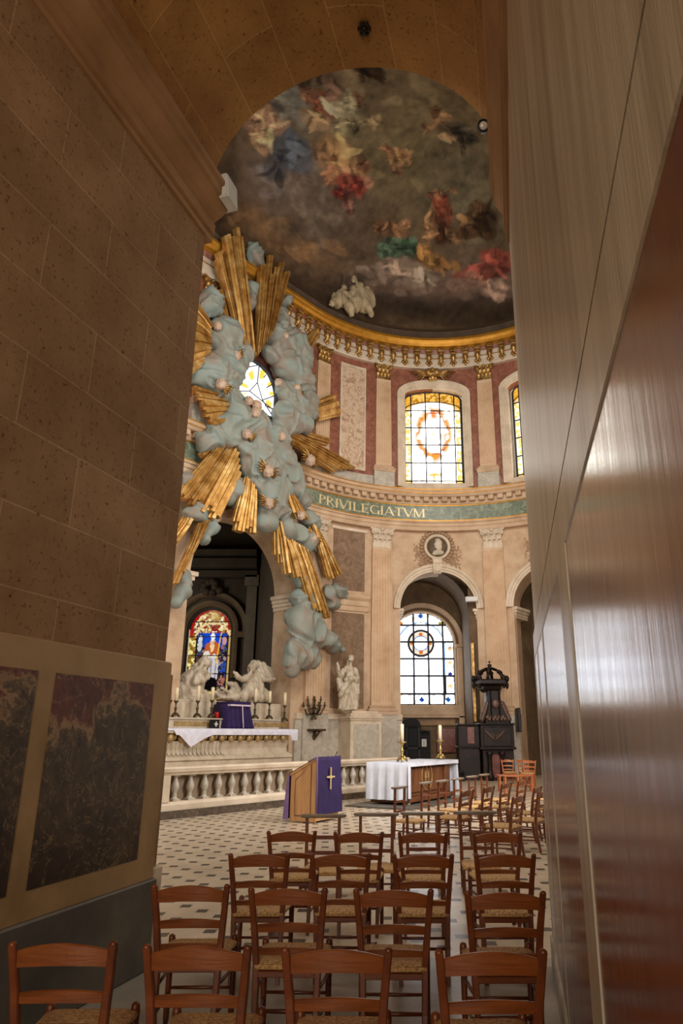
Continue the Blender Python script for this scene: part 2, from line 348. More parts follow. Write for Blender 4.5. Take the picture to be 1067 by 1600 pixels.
# ------------------------------------------------------------------ side passage: two converging piers and the barrel vault between
LA=math.radians(14.5); LU=Vector((sin(LA),cos(LA),0)); LN=Vector((cos(LA),-sin(LA),0))      # along / into the passage
LO=Vector((-1.84,6.22,0)); LO=LO-LU*LO.dot(LU)                                              # foot of wall nearest the eye
RA=math.radians(10.15); RU=Vector((sin(RA),cos(RA),0)); RN=Vector((-cos(RA),sin(RA),0)); RO=-RN*.2
LE=5.43; RE=5.88; SPR=7.3
def wallpiece(name,mat,O,U,Nn,x0,x1,y0,y1,z0,z1,parent=None,bev=0):
    b=MB(); b.box(x0,x1,y0,y1,z0,z1,frameM(O,U,Nn),bev); b.uv={}
    for i,v in enumerate(b.v):
        d=Vector(v)-O; b.uv[i]=(d.dot(U)-(d.dot(Nn))*1.0+.35,d.z-4.14+5.2)
    return b.build(name,mat,parent)
BK=-5.0
wl=struct(wallpiece('wall_left',M['ashlar'],LO,LU,LN,BK,LE,-2.0,0,2.29,SPR))
wallpiece('dado',M['dadostone'],LO,LU,LN,BK,LE+.02,-2.0,.06,.62,2.29,wl,.012)
wallpiece('plinth',M['slate'],LO,LU,LN,BK,LE+.04,-2.0,.085,0,.63,wl,.012)
for x0,x1 in ((4.03,5.19),(2.62,3.86),(1.1,2.4)):
    wallpiece('marble_panel',M['breccia'],LO,LU,LN,x0,x1,.02,.064,.80,2.09,wl)
wallpiece('pier_return',M['dadostone'],LO,LU,LN,LE,LE+.12,-2.0,.02,0,2.2,wl,.012)
wallpiece('return_base',M['stone_pale'],LO,LU,LN,LE,LE+.17,-2.0,.05,0,.7,wl,.012)
def sweep_line(name,mat,prof,O,U,Nn,x0,x1,parent=None):
    b=MB(); Mx=frameM(O,U,Nn); r=[[Mx@Vector((x,p[0],p[1])) for p in prof] for x in (x0,x1)]
    b.loft(r,True,True); return b.build(name,mat,parent)
def cornprof(z0,z1,p):
    h=z1-z0
    return [(-.3,z0),(.03,z0),(.03,z0+.10*h),(.012,z0+.12*h),(.012,z0+.15*h),(.05,z0+.17*h),(.05,z0+.36*h),(.03,z0+.38*h),(.03,z0+.42*h),(.09*p/.2,z0+.5*h),(.15*p/.2,z0+.62*h),(.15*p/.2,z0+.66*h),(p*.88,z0+.68*h),(p*.88,z0+.84*h),(p,z0+.86*h),(p,z1-.03),(p*.9,z1),(-.3,z1)]
M['cornice_stone']=pmat('cornice_stone',[(.3,(142,104,66)),(.7,(168,128,86))],2,.7,bump=.12)
t1=struct(sweep_line('trim_1',M['cornice_stone'],cornprof(6.66,7.26,.24),LO,LU,LN,BK,LE+.10))
# right pier
wr=struct(wallpiece('wall_right',M['palemarble'],RO,RU,RN,BK,RE,-1.6,0,2.545,6.9))
wallpiece('groove',M['darkstone'],RO,RU,RN,BK,RE+.3,-1.6,-.012,2.52,2.56,wr)
wallpiece('dado_band',M['palemarble'],RO,RU,RN,BK,RE+.42,-1.6,.002,2.32,2.53,wr,.004)
xs=[(-3.0,2.36),(2.74,4.45),(4.56,5.5),(5.6,RE+.36)]
for i,(x0,x1) in enumerate(xs): wallpiece('polished_panel',M['rosso'],RO,RU,RN,x0,x1,-1.6,-.002,.22,2.325,wr)
for x0,x1 in ((2.36,2.74),(4.45,4.56),(5.5,5.6),(RE+.36,RE+.42)): wallpiece('marble_strip',M['palemarble'],RO,RU,RN,x0,x1,-1.6,.003,.22,2.33,wr,.004)
wallpiece('plinth',M['palemarble'],RO,RU,RN,BK,RE+.44,-1.6,.02,0,.22,wr,.01)
t2=struct(sweep_line('trim_2',M['cornice_stone'],cornprof(6.22,6.95,.155),RO,RU,RN,BK,RE-.12))
# barrel vault
def vault():
    b=MB(); rings=[]; ns=40; b.uv={}
    for k in range(9):
        f=k/8
        a=LO+LU*(BK+(LE-BK)*f); c=RO+RU*(BK+(RE-BK)*f)
        mid=(a+c)/2; hw=(c-a)/2; r=hw.length; ring=[]
        for i in range(ns+1):
            q=PI*i/ns; p=mid-hw*cos(q); p=Vector((p.x,p.y,SPR-.2+(r+.12)*sin(q))); ring.append(p)
        rings.append(ring)
    for k,r in enumerate(rings):
        for i,p in enumerate(r): b.uv[k*(ns+1)+i]=((k/8)*(LE-BK),PI*i/ns*1.66)
    b.loft(rings,smooth=True)
    # far face of the arch (the edge seen against the dome)
    n=len(b.v); R0=rings[-1]; out=[]
    dirv=(LU+RU).normalized()
    for i,p in enumerate(R0):
        q=PI*i/ns; mid=(R0[0]+R0[-1])/2
        e=(p-Vector((mid.x,mid.y,SPR-.2))).normalized(); out.append(p+e*1.2)
    for i,p in enumerate(R0+out): b.uv[n+i]=(p.x,p.z)
    b.loft([R0,out])
    # blocking above the spring, between cornice and vault shell, stays part of the shell
    o=b.build('ceiling',M['vault'],fix=False); 
    return o
struct(vault())

# ------------------------------------------------------------------ rotunda plan: half circle continued by straight sides
CC=Vector((2.52,23.49,0)); RW=7.93; TH0=math.radians(142)
NN=-Vector((cos(TH0),sin(TH0),0)); TT=Vector((-NN.y,NN.x,0))     # chancel side: inward normal and direction (away from us)
SARC=PI*RW
def plan(s,o=0.0):
    if s<=0: return CC-NN*RW+TT*s+NN*o
    if s<=SARC:
        a=TH0-s/RW; return CC+Vector((cos(a),sin(a),0))*(RW-o)
    return CC+NN*(RW-o)-TT*(s-SARC)
def pframe(s,o=0.0):
    """matrix: x = to the right seen from inside, y = into the room, z up"""
    if s<=0: T=TT;Nv=NN
    else:
        a=TH0-min(s,SARC)/RW; Nv=-Vector((cos(a),sin(a),0)); T=Vector((sin(a),-cos(a),0))
    return frameM(plan(s,o),T,Nv)
def th(deg): return (142-deg)*PI/180*RW
def spx(x,y,o=0.0):
    """arc position of an observed direction on the wall"""
    r=RW-o; d=ray(x,y); h=Vector((d.x,d.y)).normalized(); b=h.dot(CC.to_2d()); q=h*(b+math.sqrt(max(r*r-(CC.length_squared-b*b),0)))
    a=math.atan2(q.y-CC.y,q.x-CC.x); return (TH0-a)*RW
def zpx(x,y,o=0.0):
    r=RW-o; d=ray(x,y); h=Vector((d.x,d.y)).normalized(); b=h.dot(CC.to_2d()); t=b+math.sqrt(max(r*r-(CC.length_squared-b*b),0)); return EYE+t*d.z/math.hypot(d.x,d.y)
S0,S1=-13.5,24.5
def srange(a,b,ds=.12):
    n=max(1,int((b-a)/ds)); return [a+(b-a)*i/n for i in range(n+1)]
def sweep(name,mat,prof,parent=None,s0=S0,s1=S1,ds=.14,closed=True):
    b=MB(); rings=[]
    for s in srange(s0,s1,ds):
        rings.append([plan(s,p[0])+Vector((0,0,p[1])) for p in prof])
    b.loft(rings,closed,closed); return b.build(name,mat,parent)
def archz(op,s):
    sc,hw,sp,rise=op[:4]; d=min(abs(s-sc)/hw,1.0); return sp+rise*math.sqrt(max(0,1-d*d))
def wall(name,mat,z0,z1,ops,s0=S0,s1=S1,o=0.0,depth=.5,parent=None):
    """curved wall with arched openings; op = (centre, half width, spring, rise, sill)"""
    g=set(round(x,4) for x in srange(s0,s1,.16))
    for op in ops:
        for i in range(41): g.add(round(op[0]-op[1]*cos(PI*i/40),4))
    g=sorted(g); b=MB()
    P=lambda s,z,oo=o: plan(s,oo)+Vector((0,0,z))
    for a,c in zip(g[:-1],g[1:]):
        if c-a<1e-5: continue
        m=(a+c)/2; op=next((q for q in ops if abs(m-q[0])<q[1]),None)
        if op is None: b.add([P(a,z0),P(c,z0),P(c,z1),P(a,z1)],[(0,1,2,3)])
        else:
            if op[4]>z0: b.add([P(a,z0),P(c,z0),P(c,op[4]),P(a,op[4])],[(0,1,2,3)])
            za,zc=archz(op,a),archz(op,c)
            b.add([P(a,za),P(c,zc),P(c,z1),P(a,z1)],[(0,1,2,3)])
    for op in ops:
        sc,hw,sp,rise,sill=op[:5]; dep=op[5] if len(op)>5 else depth
        pts=[(sc-hw,max(sill,z0))]+[(sc-hw*cos(PI*i/40),archz(op,sc-hw*cos(PI*i/40))) for i in range(41)]+[(sc+hw,max(sill,z0))]
        if sill>z0: pts.append(pts[0])
        b.loft([[P(s,z) for s,z in pts],[P(s,z,o-dep) for s,z in pts]])
    return b.build(name,mat,parent,fix=False)
S_W=th(90.6); S_W2=th(53.5); S_CH=-2.55
OPL=[(S_W,1.73,7.1,1.73,0,1.1),(S_W2,1.73,7.1,1.73,0,1.1),(S_CH,2.62,7.2,2.62,0,1.2)]
OPU=[(S_W,1.42,17.75,.42,13.1,.45),(S_W2,1.42,17.75,.42,13.1,.45)]
wb=struct(wall('wall_back',M['stone'],0,10.8,OPL))
wu=wall('drum_wall',M['redwall'],12.5,19.4,OPU,parent=wb)
# brown marble panels between the pilasters, string course and dado of the lower storey
pa,pb=th(126.9),th(115.4)
def panel(name,mat,s0,s1,z0,z1,o0,o1,parent):
    b=MB(); g=srange(s0,s1,.1)
    b.loft([[plan(s,o0)+Vector((0,0,z0)),plan(s,o1)+Vector((0,0,z0)),plan(s,o1)+Vector((0,0,z1)),plan(s,o0)+Vector((0,0,z1))] for s in g],True,True)
    return b.build(name,mat,parent)
panel('marble_panel',M['brownpanel'],pa,pb,7.75,10.45,-.05,.03,wb)
panel('marble_panel',M['brownpanel'],pa,pb,2.75,6.75,-.05,.03,wb)
sweep('string_course',M['stone'],[(0,6.85),(.06,6.85),(.06,7.05),(.1,7.08),(.1,7.3),(.14,7.34),(.2,7.42),(.2,7.52),(0,7.56)],wb,pa-.1,pb+.2)
panel('panel_border',M['stone_pale'],pa-.12,pb+.12,10.45,10.58,-.02,.07,wb)
# dado pedestals of the lower storey
for a,c in ((.25,th(102.9)-.01),(th(78.3)+.01,th(65.9)-.02)):
    panel('pedestal_course',M['greymarble'],a,c,0,2.3,-.05,.14,wb); panel('pedestal_cap',M['stone_pale'],a,c,2.3,2.52,-.05,.2,wb); panel('pedestal_foot',M['stone_pale'],a,c,0,.4,-.05,.2,wb)
# ------------------------------------------------------------------ lower entablature with its green frieze
tr=struct(sweep('trim_3',M['stone'],[(0,10.72),(.24,10.72),(.24,10.9),(.28,10.92),(.28,11.06),(.34,11.1),(.34,11.17),(.2,11.17),(.2,11.95),(.28,11.98),(.3,12.06),(.3,12.28),(.52,12.3),(.56,12.36),(.6,12.42),(.65,12.5),(.65,12.58),(.56,12.66),(0,12.74)]))
sweep('green_frieze',M['green'],[(.15,11.2),(.215,11.2),(.215,11.93),(.15,11.93)],tr)
for z,o in ((11.185,.345),(11.945,.24),(12.45,.625),(12.61,.655)):
    sweep('gilt_fillet',M['goldpaint'],[(o-.06,z-.022),(o,z-.022),(o,z+.022),(o-.06,z+.022)],tr)
s=-8.4
while s<11.5:
    b=MB(); b.box(-.13,.13,.28,.5,12.08,12.29,pframe(s),.015); b.build('dentil_block',M['stone'],tr); s+=.455
# ------------------------------------------------------------------ upper entablature, gilt cornice, consoles
tu=struct(sweep('trim_4',M['stone_pale'],[(0,19.2),(.2,19.2),(.22,19.26),(.22,19.42),(.17,19.44),(.17,20.12),(.26,20.16),(.28,20.22),(0,20.22)]))
sweep('gilt_cornice',M['goldpaint'],[(.1,20.2),(.34,20.2),(.4,20.24),(.5,20.28),(.58,20.38),(.62,20.5),(.65,20.54),(.65,20.66),(.6,20.72),(.1,20.76)],tu)
sweep('gilt_fillet',M['goldpaint'],[(.1,19.74),(.19,19.74),(.19,19.78),(.1,19.78)],tu)
sweep('shadow_band',M['redwall'],[(.05,20.02),(.2,20.02),(.3,20.2),(.05,20.2)],tu)
def console_mb():
    b=MB(); b.box(-.17,.17,.15,.5,20.02,20.19,None,.03); b.box(-.13,.13,.15,.42,19.9,20.02,None,.03)
    b.tube([(0,.28,19.9),(0,.36,19.78),(0,.32,19.64),(0,.24,19.54),(0,.22,19.42)],[.12,.13,.1,.09,.05],8)
    b.ball((0,.33,19.72),(.15,.1,.11),10,6); b.ball((-.09,.27,19.46),(.08,.07,.09),8,6); b.ball((.09,.27,19.46),(.08,.07,.09),8,6); b.ball((0,.29,19.36),(.07,.07,.1),8,6)
    return b
sc0=spx(689,560,.25)
for k in range(-19,10):
    s=sc0+k*.632; b=console_mb(); Mx=pframe(s); b.v=[Mx@Vector(v) for v in b.v]; b.build('gilt_console',M['gold'],tu)

# ------------------------------------------------------------------ dome over the rotunda, painted with a cloudy sky and small loose groups of colour
DL=12.0; RD=7.35; DZ=20.72; DH=6.2
C2=CC-TT*DL
def dome_ring(u):
    """point on the ring, u in [0,1) around the whole stadium"""
    per=2*PI*1+2*DL/RD; q=u*per
    if q<PI: a=math.atan2(NN.y,NN.x)+ -0 ; ang=math.atan2(-NN.y,-NN.x)-q; return CC,Vector((cos(ang),sin(ang),0))
    q-=PI
    if q<DL/RD: return CC-TT*(q*RD),NN.copy()
    q-=DL/RD
    if q<PI: ang=math.atan2(NN.y,NN.x)-q; return C2,Vector((cos(ang),sin(ang),0))
    q-=PI
    return C2+TT*(q*RD),-NN
def build_dome():
    nu,nv=900,150; V=np.zeros((nv+1,nu,3),np.float32)
    for i in range(nu):
        c,d=dome_ring(i/nu)
        for j in range(nv+1):
            a=(PI/2)*j/nv; r=RD*cos(a)+(.0 if j else .0); V[j,i]=(c.x+d.x*r,c.y+d.y*r,DZ+.35+DH*sin(a))
    return V
DV=build_dome()
def dome_hit(x,y):
    d=ray(x,y).normalized(); o=Vector((0,0,EYE)); lo,t=0,None
    def ins(t):
        p=o+d*t; q=Vector((p.x,p.y,0))-CC; l=max(-DL,min(0,q.dot(TT))); q2=q-TT*l
        z=p.z-DZ-.35
        return (q2.length/RD)**2+(max(z,0)/DH)**2<1
    ts=np.arange(8,60,.15); inside=False
    for t in ts:
        i=ins(t)
        if i: inside=True
        elif inside: return o+d*(t-.07)
    return o+d*30
def paint_dome(V):
    P=V.reshape(-1,3).astype(np.float64); n=len(P)
    nz=np.array([[noise.noise(Vector(p)*.35),noise.noise(Vector(p)*.35+Vector((31,7,3)))] for p in P]); 
    nf=np.array([noise.fractal(Vector(p)*.8,.9,2.1,5) for p in P]); nfine=np.array([noise.fractal(Vector(p)*3.0,.8,2.2,4) for p in P])
    w1=np.array([[noise.noise(Vector(p)*1.6),noise.noise(Vector(p)*1.6+Vector((11,5,2))),noise.noise(Vector(p)*1.6+Vector((1,25,9)))] for p in P])*.16
    col=np.tile(np.array(lin((120,98,74))),(n,1))
    SP=[(430,320,110,95,0,(120,106,98),.8),(655,230,120,95,0,(146,134,98),.9),(735,300,70,80,0,(128,122,100),.8),(520,150,110,60,0,(152,134,106),.8),(362,300,34,100,0,(84,62,42),.9),(410,410,90,45,33,(112,82,54),.9),
     (560,400,80,45,20,(138,114,96),.7),(650,470,210,34,0,(52,36,22),1.0),(455,470,80,55,30,(48,34,22),1.0),(340,330,30,70,0,(62,48,34),1.0),(745,490,110,40,-5,(48,34,22),.9),
     (690,435,110,30,0,(150,126,116),.8),(400,350,70,12,38,(138,100,62),.7),(480,392,60,12,33,(150,112,74),.7),(440,272,42,36,0,(128,118,122),.7),(476,292,46,40,0,(134,116,106),.7),(505,330,50,40,0,(128,114,104),.6),(455,235,30,26,0,(92,104,128),.85),(430,262,20,24,0,(72,74,88),.7),
     (415,192,22,18,-30,(206,160,124),.8),(405,216,9,20,0,(214,170,128),.8),(428,182,12,20,0,(200,152,124),.8),(418,215,5,18,0,(224,186,140),.7),(395,195,12,14,0,(150,112,92),.7),(445,160,20,26,0,(124,122,116),.75),(466,165,10,34,0,(140,140,136),.6),(478,143,11,14,0,(196,126,90),.8),(476,130,12,8,0,(70,50,40),.7),(505,165,14,18,0,(150,82,62),.8),(500,115,22,12,0,(110,86,72),.7),(490,188,20,15,30,(190,156,116),.8),(520,140,12,20,0,(128,100,86),.5),
     (535,172,25,13,10,(204,194,158),.8),(545,196,28,13,-10,(170,160,124),.8),(555,205,12,8,20,(96,92,74),.7),(562,156,7,8,0,(146,92,66),.8),(577,190,20,5,18,(150,132,98),.7),(545,160,10,16,0,(196,186,150),.6),(530,250,26,30,0,(196,152,100),.75),(545,276,26,18,0,(206,146,104),.8),(522,246,7,7,0,(120,72,50),.8),(568,262,9,9,0,(150,98,66),.8),(565,250,6,8,0,(96,60,42),.7),(515,275,9,18,0,(180,120,86),.6),(500,240,14,16,0,(160,120,88),.5),
     (552,291,22,13,0,(166,62,54),.95),(540,302,18,9,0,(150,52,46),.9),(545,315,8,18,0,(150,96,88),.5),(576,285,8,8,0,(212,144,118),.8),(622,246,20,13,0,(204,152,104),.85),(608,240,8,9,0,(156,110,74),.8),(637,251,10,7,0,(212,160,112),.8),(618,263,6,9,0,(160,112,80),.7),(628,238,6,6,0,(170,116,78),.8),
     (690,190,18,14,20,(170,132,94),.8),(678,174,8,11,0,(108,74,50),.85),(716,206,14,17,0,(98,90,80),.8),(722,226,5,15,0,(90,80,68),.8),(700,216,15,7,0,(190,150,112),.7),(668,200,9,6,20,(150,110,76),.7),(730,215,12,10,0,(70,66,60),.7),
     (686,317,13,19,0,(206,84,62),.95),(683,302,9,9,0,(214,150,112),.8),(692,338,17,20,0,(140,72,48),.95),(671,306,5,8,0,(110,66,44),.8),(688,362,12,24,0,(98,56,36),.9),(672,348,5,20,20,(186,142,98),.8),(704,300,9,4,20,(206,154,106),.7),(700,330,9,9,0,(120,66,44),.8),
     (622,384,31,15,-5,(86,120,98),.9),(612,394,17,11,0,(104,138,116),.85),(642,391,16,13,0,(70,100,82),.85),(632,378,6,14,0,(54,92,72),.7),(610,358,21,9,0,(160,114,78),.8),(632,350,8,9,0,(190,136,96),.85),(590,352,9,12,0,(126,86,58),.7),
     (665,400,14,20,0,(168,122,58),.9),(681,406,16,12,0,(158,116,56),.85),(690,415,24,8,-25,(150,106,52),.7),(672,362,10,14,0,(170,126,84),.7),(735,346,24,11,-38,(164,128,84),.85),(746,325,12,9,-30,(178,136,92),.85),(728,352,5,6,0,(200,150,106),.8),(742,338,5,6,0,(206,156,110),.8),(757,345,16,30,0,(80,54,34),.9),(712,370,14,9,0,(140,104,68),.8),(735,362,22,10,-10,(86,60,38),.8),
     (778,404,22,15,10,(186,80,66),.95),(758,426,30,11,-28,(172,82,70),.9),(745,440,14,9,0,(190,130,112),.8),(640,430,30,15,0,(166,144,130),.85),(664,438,20,12,0,(176,158,146),.7),(610,415,20,12,0,(170,146,132),.8),(585,430,24,18,0,(124,106,98),.7),(722,448,50,9,0,(150,118,106),.8),(780,455,30,9,0,(164,134,122),.8),(560,440,28,18,0,(112,92,82),.7),
     (575,113,22,7,14,(64,42,26),.9),(560,108,8,5,10,(60,40,26),.9),(592,122,9,6,10,(74,50,30),.9)]
    Pw=P+w1
    rs=random.Random(77); extra=[]
    for (x,y,rx,ry,ang,c,st) in SP:
        extra.append((x,y,rx,ry,ang,c,st))
        if max(rx,ry)<34:
            for q in range(9 if max(rx,ry)>9 else 4):    # loose brush strokes, lighter and darker, inside each patch of colour
                a=rs.uniform(0,6.283); d=rs.random()**.5*.9; g=rs.choice((.5,.62,.75,1.2,1.35,1.5)); L=max(rx,ry)*rs.uniform(.3,.6)
                extra.append((x+cos(a)*d*rx,y+sin(a)*d*ry,L,max(1.6,L*rs.uniform(.22,.4)),rs.choice((ang,ang+70,rs.uniform(0,180))),tuple(min(255,v*g) for v in c),.75))
        elif y<460:
            for q in range(16):
                a=rs.uniform(0,6.283); d=rs.random()**.5; g=rs.choice((.7,.82,1.15,1.28)); L=rs.uniform(9,24)
                extra.append((x+cos(a)*d*rx,y+sin(a)*d*ry,L,L*rs.uniform(.25,.5),rs.uniform(-20,50),tuple(min(255,v*g) for v in c),.38))
    SP=extra
    for (x,y,rx,ry,ang,c,st) in SP:
        a=math.radians(ang); c3=np.array(dome_hit(x,y)); ax=np.array(dome_hit(x+6*cos(a),y+6*sin(a)))-c3; ay=np.array(dome_hit(x-6*sin(a),y+6*cos(a)))-c3
        ax/=6; ay/=6
        Mm=np.stack([ax*rx,ay*ry],1); pin=np.linalg.pinv(Mm); dl=(Pw-c3)@pin.T; far=np.linalg.norm(P-c3,axis=1)<9
        d2=(dl**2).sum(1); small=max(rx,ry)<32
        k=np.clip((1.3-d2)/.6,0,1) if small else np.exp(-d2*.9); k=k*k*(3-2*k) if small else k
        k=k*st*far*.88; col=col*(1-k[:,None])+np.array(lin(c))*k[:,None]
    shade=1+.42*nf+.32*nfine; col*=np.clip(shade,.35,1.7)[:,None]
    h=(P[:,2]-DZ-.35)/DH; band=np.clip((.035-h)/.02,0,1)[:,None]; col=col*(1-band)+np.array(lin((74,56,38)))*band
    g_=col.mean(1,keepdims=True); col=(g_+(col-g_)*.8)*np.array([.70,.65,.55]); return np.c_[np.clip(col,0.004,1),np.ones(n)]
db=MB(); nu=DV.shape[1]; nv=DV.shape[0]
db.v=[tuple(p) for p in DV.reshape(-1,3)]
db.f=[(j*nu+i,j*nu+(i+1)%nu,(j+1)*nu+(i+1)%nu,(j+1)*nu+i) for j in range(nv-1) for i in range(nu)]; db.sm=[True]*len(db.f); db.uv=None
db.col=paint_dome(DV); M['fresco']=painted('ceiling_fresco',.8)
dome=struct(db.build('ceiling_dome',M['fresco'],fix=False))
M['attic']=pmat('dark_painted_attic',[(.3,(62,48,36)),(.7,(86,68,50))],2,.7,bump=.1)
att=MB(); rr=[]
for i in range(281):
    c,d=dome_ring((i/280)%1.0); rr.append([Vector((c.x,c.y,0))+d*(RD+o)+Vector((0,0,z)) for o,z in ((.2,DZ),(.12,DZ+.02),(.1,DZ+.26),(.05,DZ+.3),(.0,DZ+.5))])
att.loft(rr); att.build('attic_band',M['attic'],dome,fix=False)
# ------------------------------------------------------------------ pilasters
def fluted(w,d,z0,z1,taper=.93,nf=7,up=6):
    def sec(k):
        ww=w*k; pt=[(-ww/2,0),(-ww/2,d)]; p=ww/(nf+.35); fl=p*.62
        for i in range(nf):
            c=-ww/2+p*(i+.5)+ww*.175/(nf+.35); 
            for j in range(6): a=PI*j/5; pt.append((c-fl/2*cos(a),d-fl*.55*sin(a)))
        pt+= [(ww/2,d),(ww/2,0)]; return pt
    def plain(k):
        ww=w*k; s=sec(k); return [(x,(d if y>1e-6 and 0<i<len(s)-1 else y)) for i,(x,y) in enumerate(s)]
    b=MB(); h=z1-z0; rings=[]
    for z,k,f in ((z0,1,0),(z0+.1,1,0),(z0+.16,1,1),(z0+h*.33,1,1),(z1-.16,taper,1),(z1-.1,taper,0),(z1,taper,0)):
        rings.append([(x,y,z) for x,y in (sec(k) if f else plain(k))])
    b.loft(rings,True,True); return b
def leaf(b,M4,w,h,curl):
    rows=7; cols=4; rings=[]
    for i in range(rows):
        t=i/(rows-1); z=h*(t if t<.8 else .8+.12*sin((t-.8)/.2*PI)); y=curl*(t**3); ww=w*(1-.25*t)*(1 if t<.85 else 1-(t-.85)*3.2)*(1+.18*sin(t*22))
        rings.append([M4@Vector((ww*(c/(cols)-.5)*1.0,y+.02-.03*abs(c/cols-.5)*2,z)) for c in range(cols+1)])
    b.loft(rings,smooth=True)
    rings2=[[p+(M4.to_3x3()@Vector((0,-.03,0))) for p in r] for r in rings]; b.loft(rings2,smooth=True)
def capital(w,h,d):
    b=MB(); I=Matrix.Identity(4)
    b.box(-w*.5,w*.5,0,d,0,h*.06,None,.01)
    b.loft([[(-w*.45*k,0,z),(-w*.45*k,d*kk,z),(w*.45*k,d*kk,z),(w*.45*k,0,z)] for z,k,kk in ((0,1,.95),(h*.5,1,.97),(h*.8,1.08,1.1),(h*.9,1.2,1.25))],True,True)
    for i in range(4):
        x=w*(-.375+.25*i); leaf(b,Matrix.Translation((x,d*.93,h*.05)),w*.24,h*.42,.13*w/.8)
    for i in range(3):
        x=w*(-.28+.28*i); leaf(b,Matrix.Translation((x,d*.97,h*.32)),w*.25,h*.42,.17*w/.8)
    for sg in (-1,1):
        for c in (0,1):
            cx=sg*w*(.47 if c==0 else .14); rr=h*(.13 if c==0 else .08); P=[]
            cz=h*.78; yy=d*(1.25 if c==0 else 1.12)
            for k in range(26):
                a=k/25*2.4*2*PI; r=rr*(1-.85*k/25); P.append((cx-sg*r*sin(a)*(1 if c==0 else -1),yy+.02*k/25,cz-rr*.0+r*cos(a)))
            b.tube(P,.028*w/.9,6)
            b.tube([(sg*w*.2,d,h*.5),(sg*w*(.3 if c==0 else .2),d*1.1,h*.7),(cx,yy,cz+rr)],[.03,.03,.03],6)
    pt=[(-w*.66,0),(-w*.66,d*1.45)]+[(w*.66*(k/5-1),d*(1.45-.3*sin(PI*k/10))) for k in range(1,10)]+[(w*.66,d*1.45),(w*.66,0)]
    for z0,z1,k in ((h*.88,h*.94,.94),(h*.94,h,1.0)):
        b.loft([[(x*k,y*k,z) for x,y in pt] for z in (z0,z1)],True,True)
    b.ball((0,d*1.3,h*.9),(w*.11,w*.07,h*.09),8,6)
    return b
def moulded(w,d,z0,z1,prof):
    """stack of slabs: prof = list of (grow, fraction of height)"""
    b=MB(); h=z1-z0
    b.loft([[(-w/2-g,0,z0+f*h),(-w/2-g,d+g,z0+f*h),(w/2+g,d+g,z0+f*h),(w/2+g,0,z0+f*h)] for g,f in prof],True,True); return b
BASEP=[(.13,0),(.13,.34),(.15,.38),(.16,.48),(.15,.58),(.09,.62),(.07,.7),(.09,.78),(.1,.86),(.04,.94),(.02,1)]
def placed(b,Mx): b.v=[Mx@Vector(v) for v in b.v]; return b
def pilaster(s,w,d,zs,label,group,matshaft,matcap,matped,pedw,name='fluted_pilaster',taper=.93,offs=0):
    zp0,zp1,zb,zc,zt=zs; P=plan(s,.0); t=thing(name,label,'pilaster',(P.x,P.y,zp0),0,group); Mx=pframe(s)
    if matped is not None:
        pb=MB(); pb.box(-pedw/2,pedw/2,-.1,d+.1,zp0,zp1); pd=placed(pb,Mx).build('pedestal',matped,t)
    placed(moulded(w,d,zp1,zb,BASEP),Mx).build('base_moulding',M['stone'],t)
    placed(fluted(w,d,zb,zc,taper),Mx).build('fluted_shaft',matshaft,t)
    c=capital(w*taper,zt-zc,d); c.v=[(v[0],v[1],v[2]+zc) for v in c.v]; placed(c,Mx).build('capital',matcap,t)
    return t
LOWZ=(0,2.5,2.9,9.8,10.76)
M['flute']=pmat('fluted_stone',[(.3,(190,156,122)),(.5,(208,176,142)),(.7,(216,188,158))],1.4,.6,bump=.1)
for s,lab in ((th(133.2),'fluted stone pilaster under the plaster clouds, right of the dark altar arch'),(th(109.6),'tall fluted stone pilaster left of the tall clear arched window'),(th(71.8),'tall fluted stone pilaster rising behind the dark carved canopy')):
    pilaster(s,.98,.18,LOWZ,lab,'lower storey pilasters',M['flute'],M['stone_pale'],M['greymarble'],1.25)
UPZ=(12.6,13.5,13.85,18.4,19.24)
for s,lab in ((th(133.0),'fluted upper pilaster with gilt capital left of the figured marble panel'),(th(109.0),'fluted upper pilaster with gilt capital just left of the yellow window'),(th(71.9),'fluted upper pilaster with gilt capital right of the yellow window'),(-5.35,'upper pilaster with gilt capital half hidden behind the left pier')):
    pilaster(s,.78,.16,UPZ,lab,'upper storey pilasters',M['flute'],M['gold'],M['greymarble'],1.0)
# figured marble panel of the drum with raised border
fp=tag(panel('wall_panel',M['figured'],th(125.6),th(115.6),13.55,18.75,-.02,.03,None),'pale figured marble panel in red wall between two upper pilasters','wall panel')
for a,c,z0,z1 in ((125.6,125.0,13.5,18.8),(116.2,115.6,13.5,18.8),(125.6,115.6,18.72,18.84),(125.6,115.6,13.46,13.58)): panel('panel_border',M['stone_pale'],th(a),th(c),z0,z1,-.02,.07,fp)
panel('drum_dado',M['greymarble'],.1,th(105.2),12.5,13.3,-.02,.05,wu.parent); panel('drum_dado',M['greymarble'],th(75.9),th(68),12.5,13.3,-.02,.05,wu.parent)

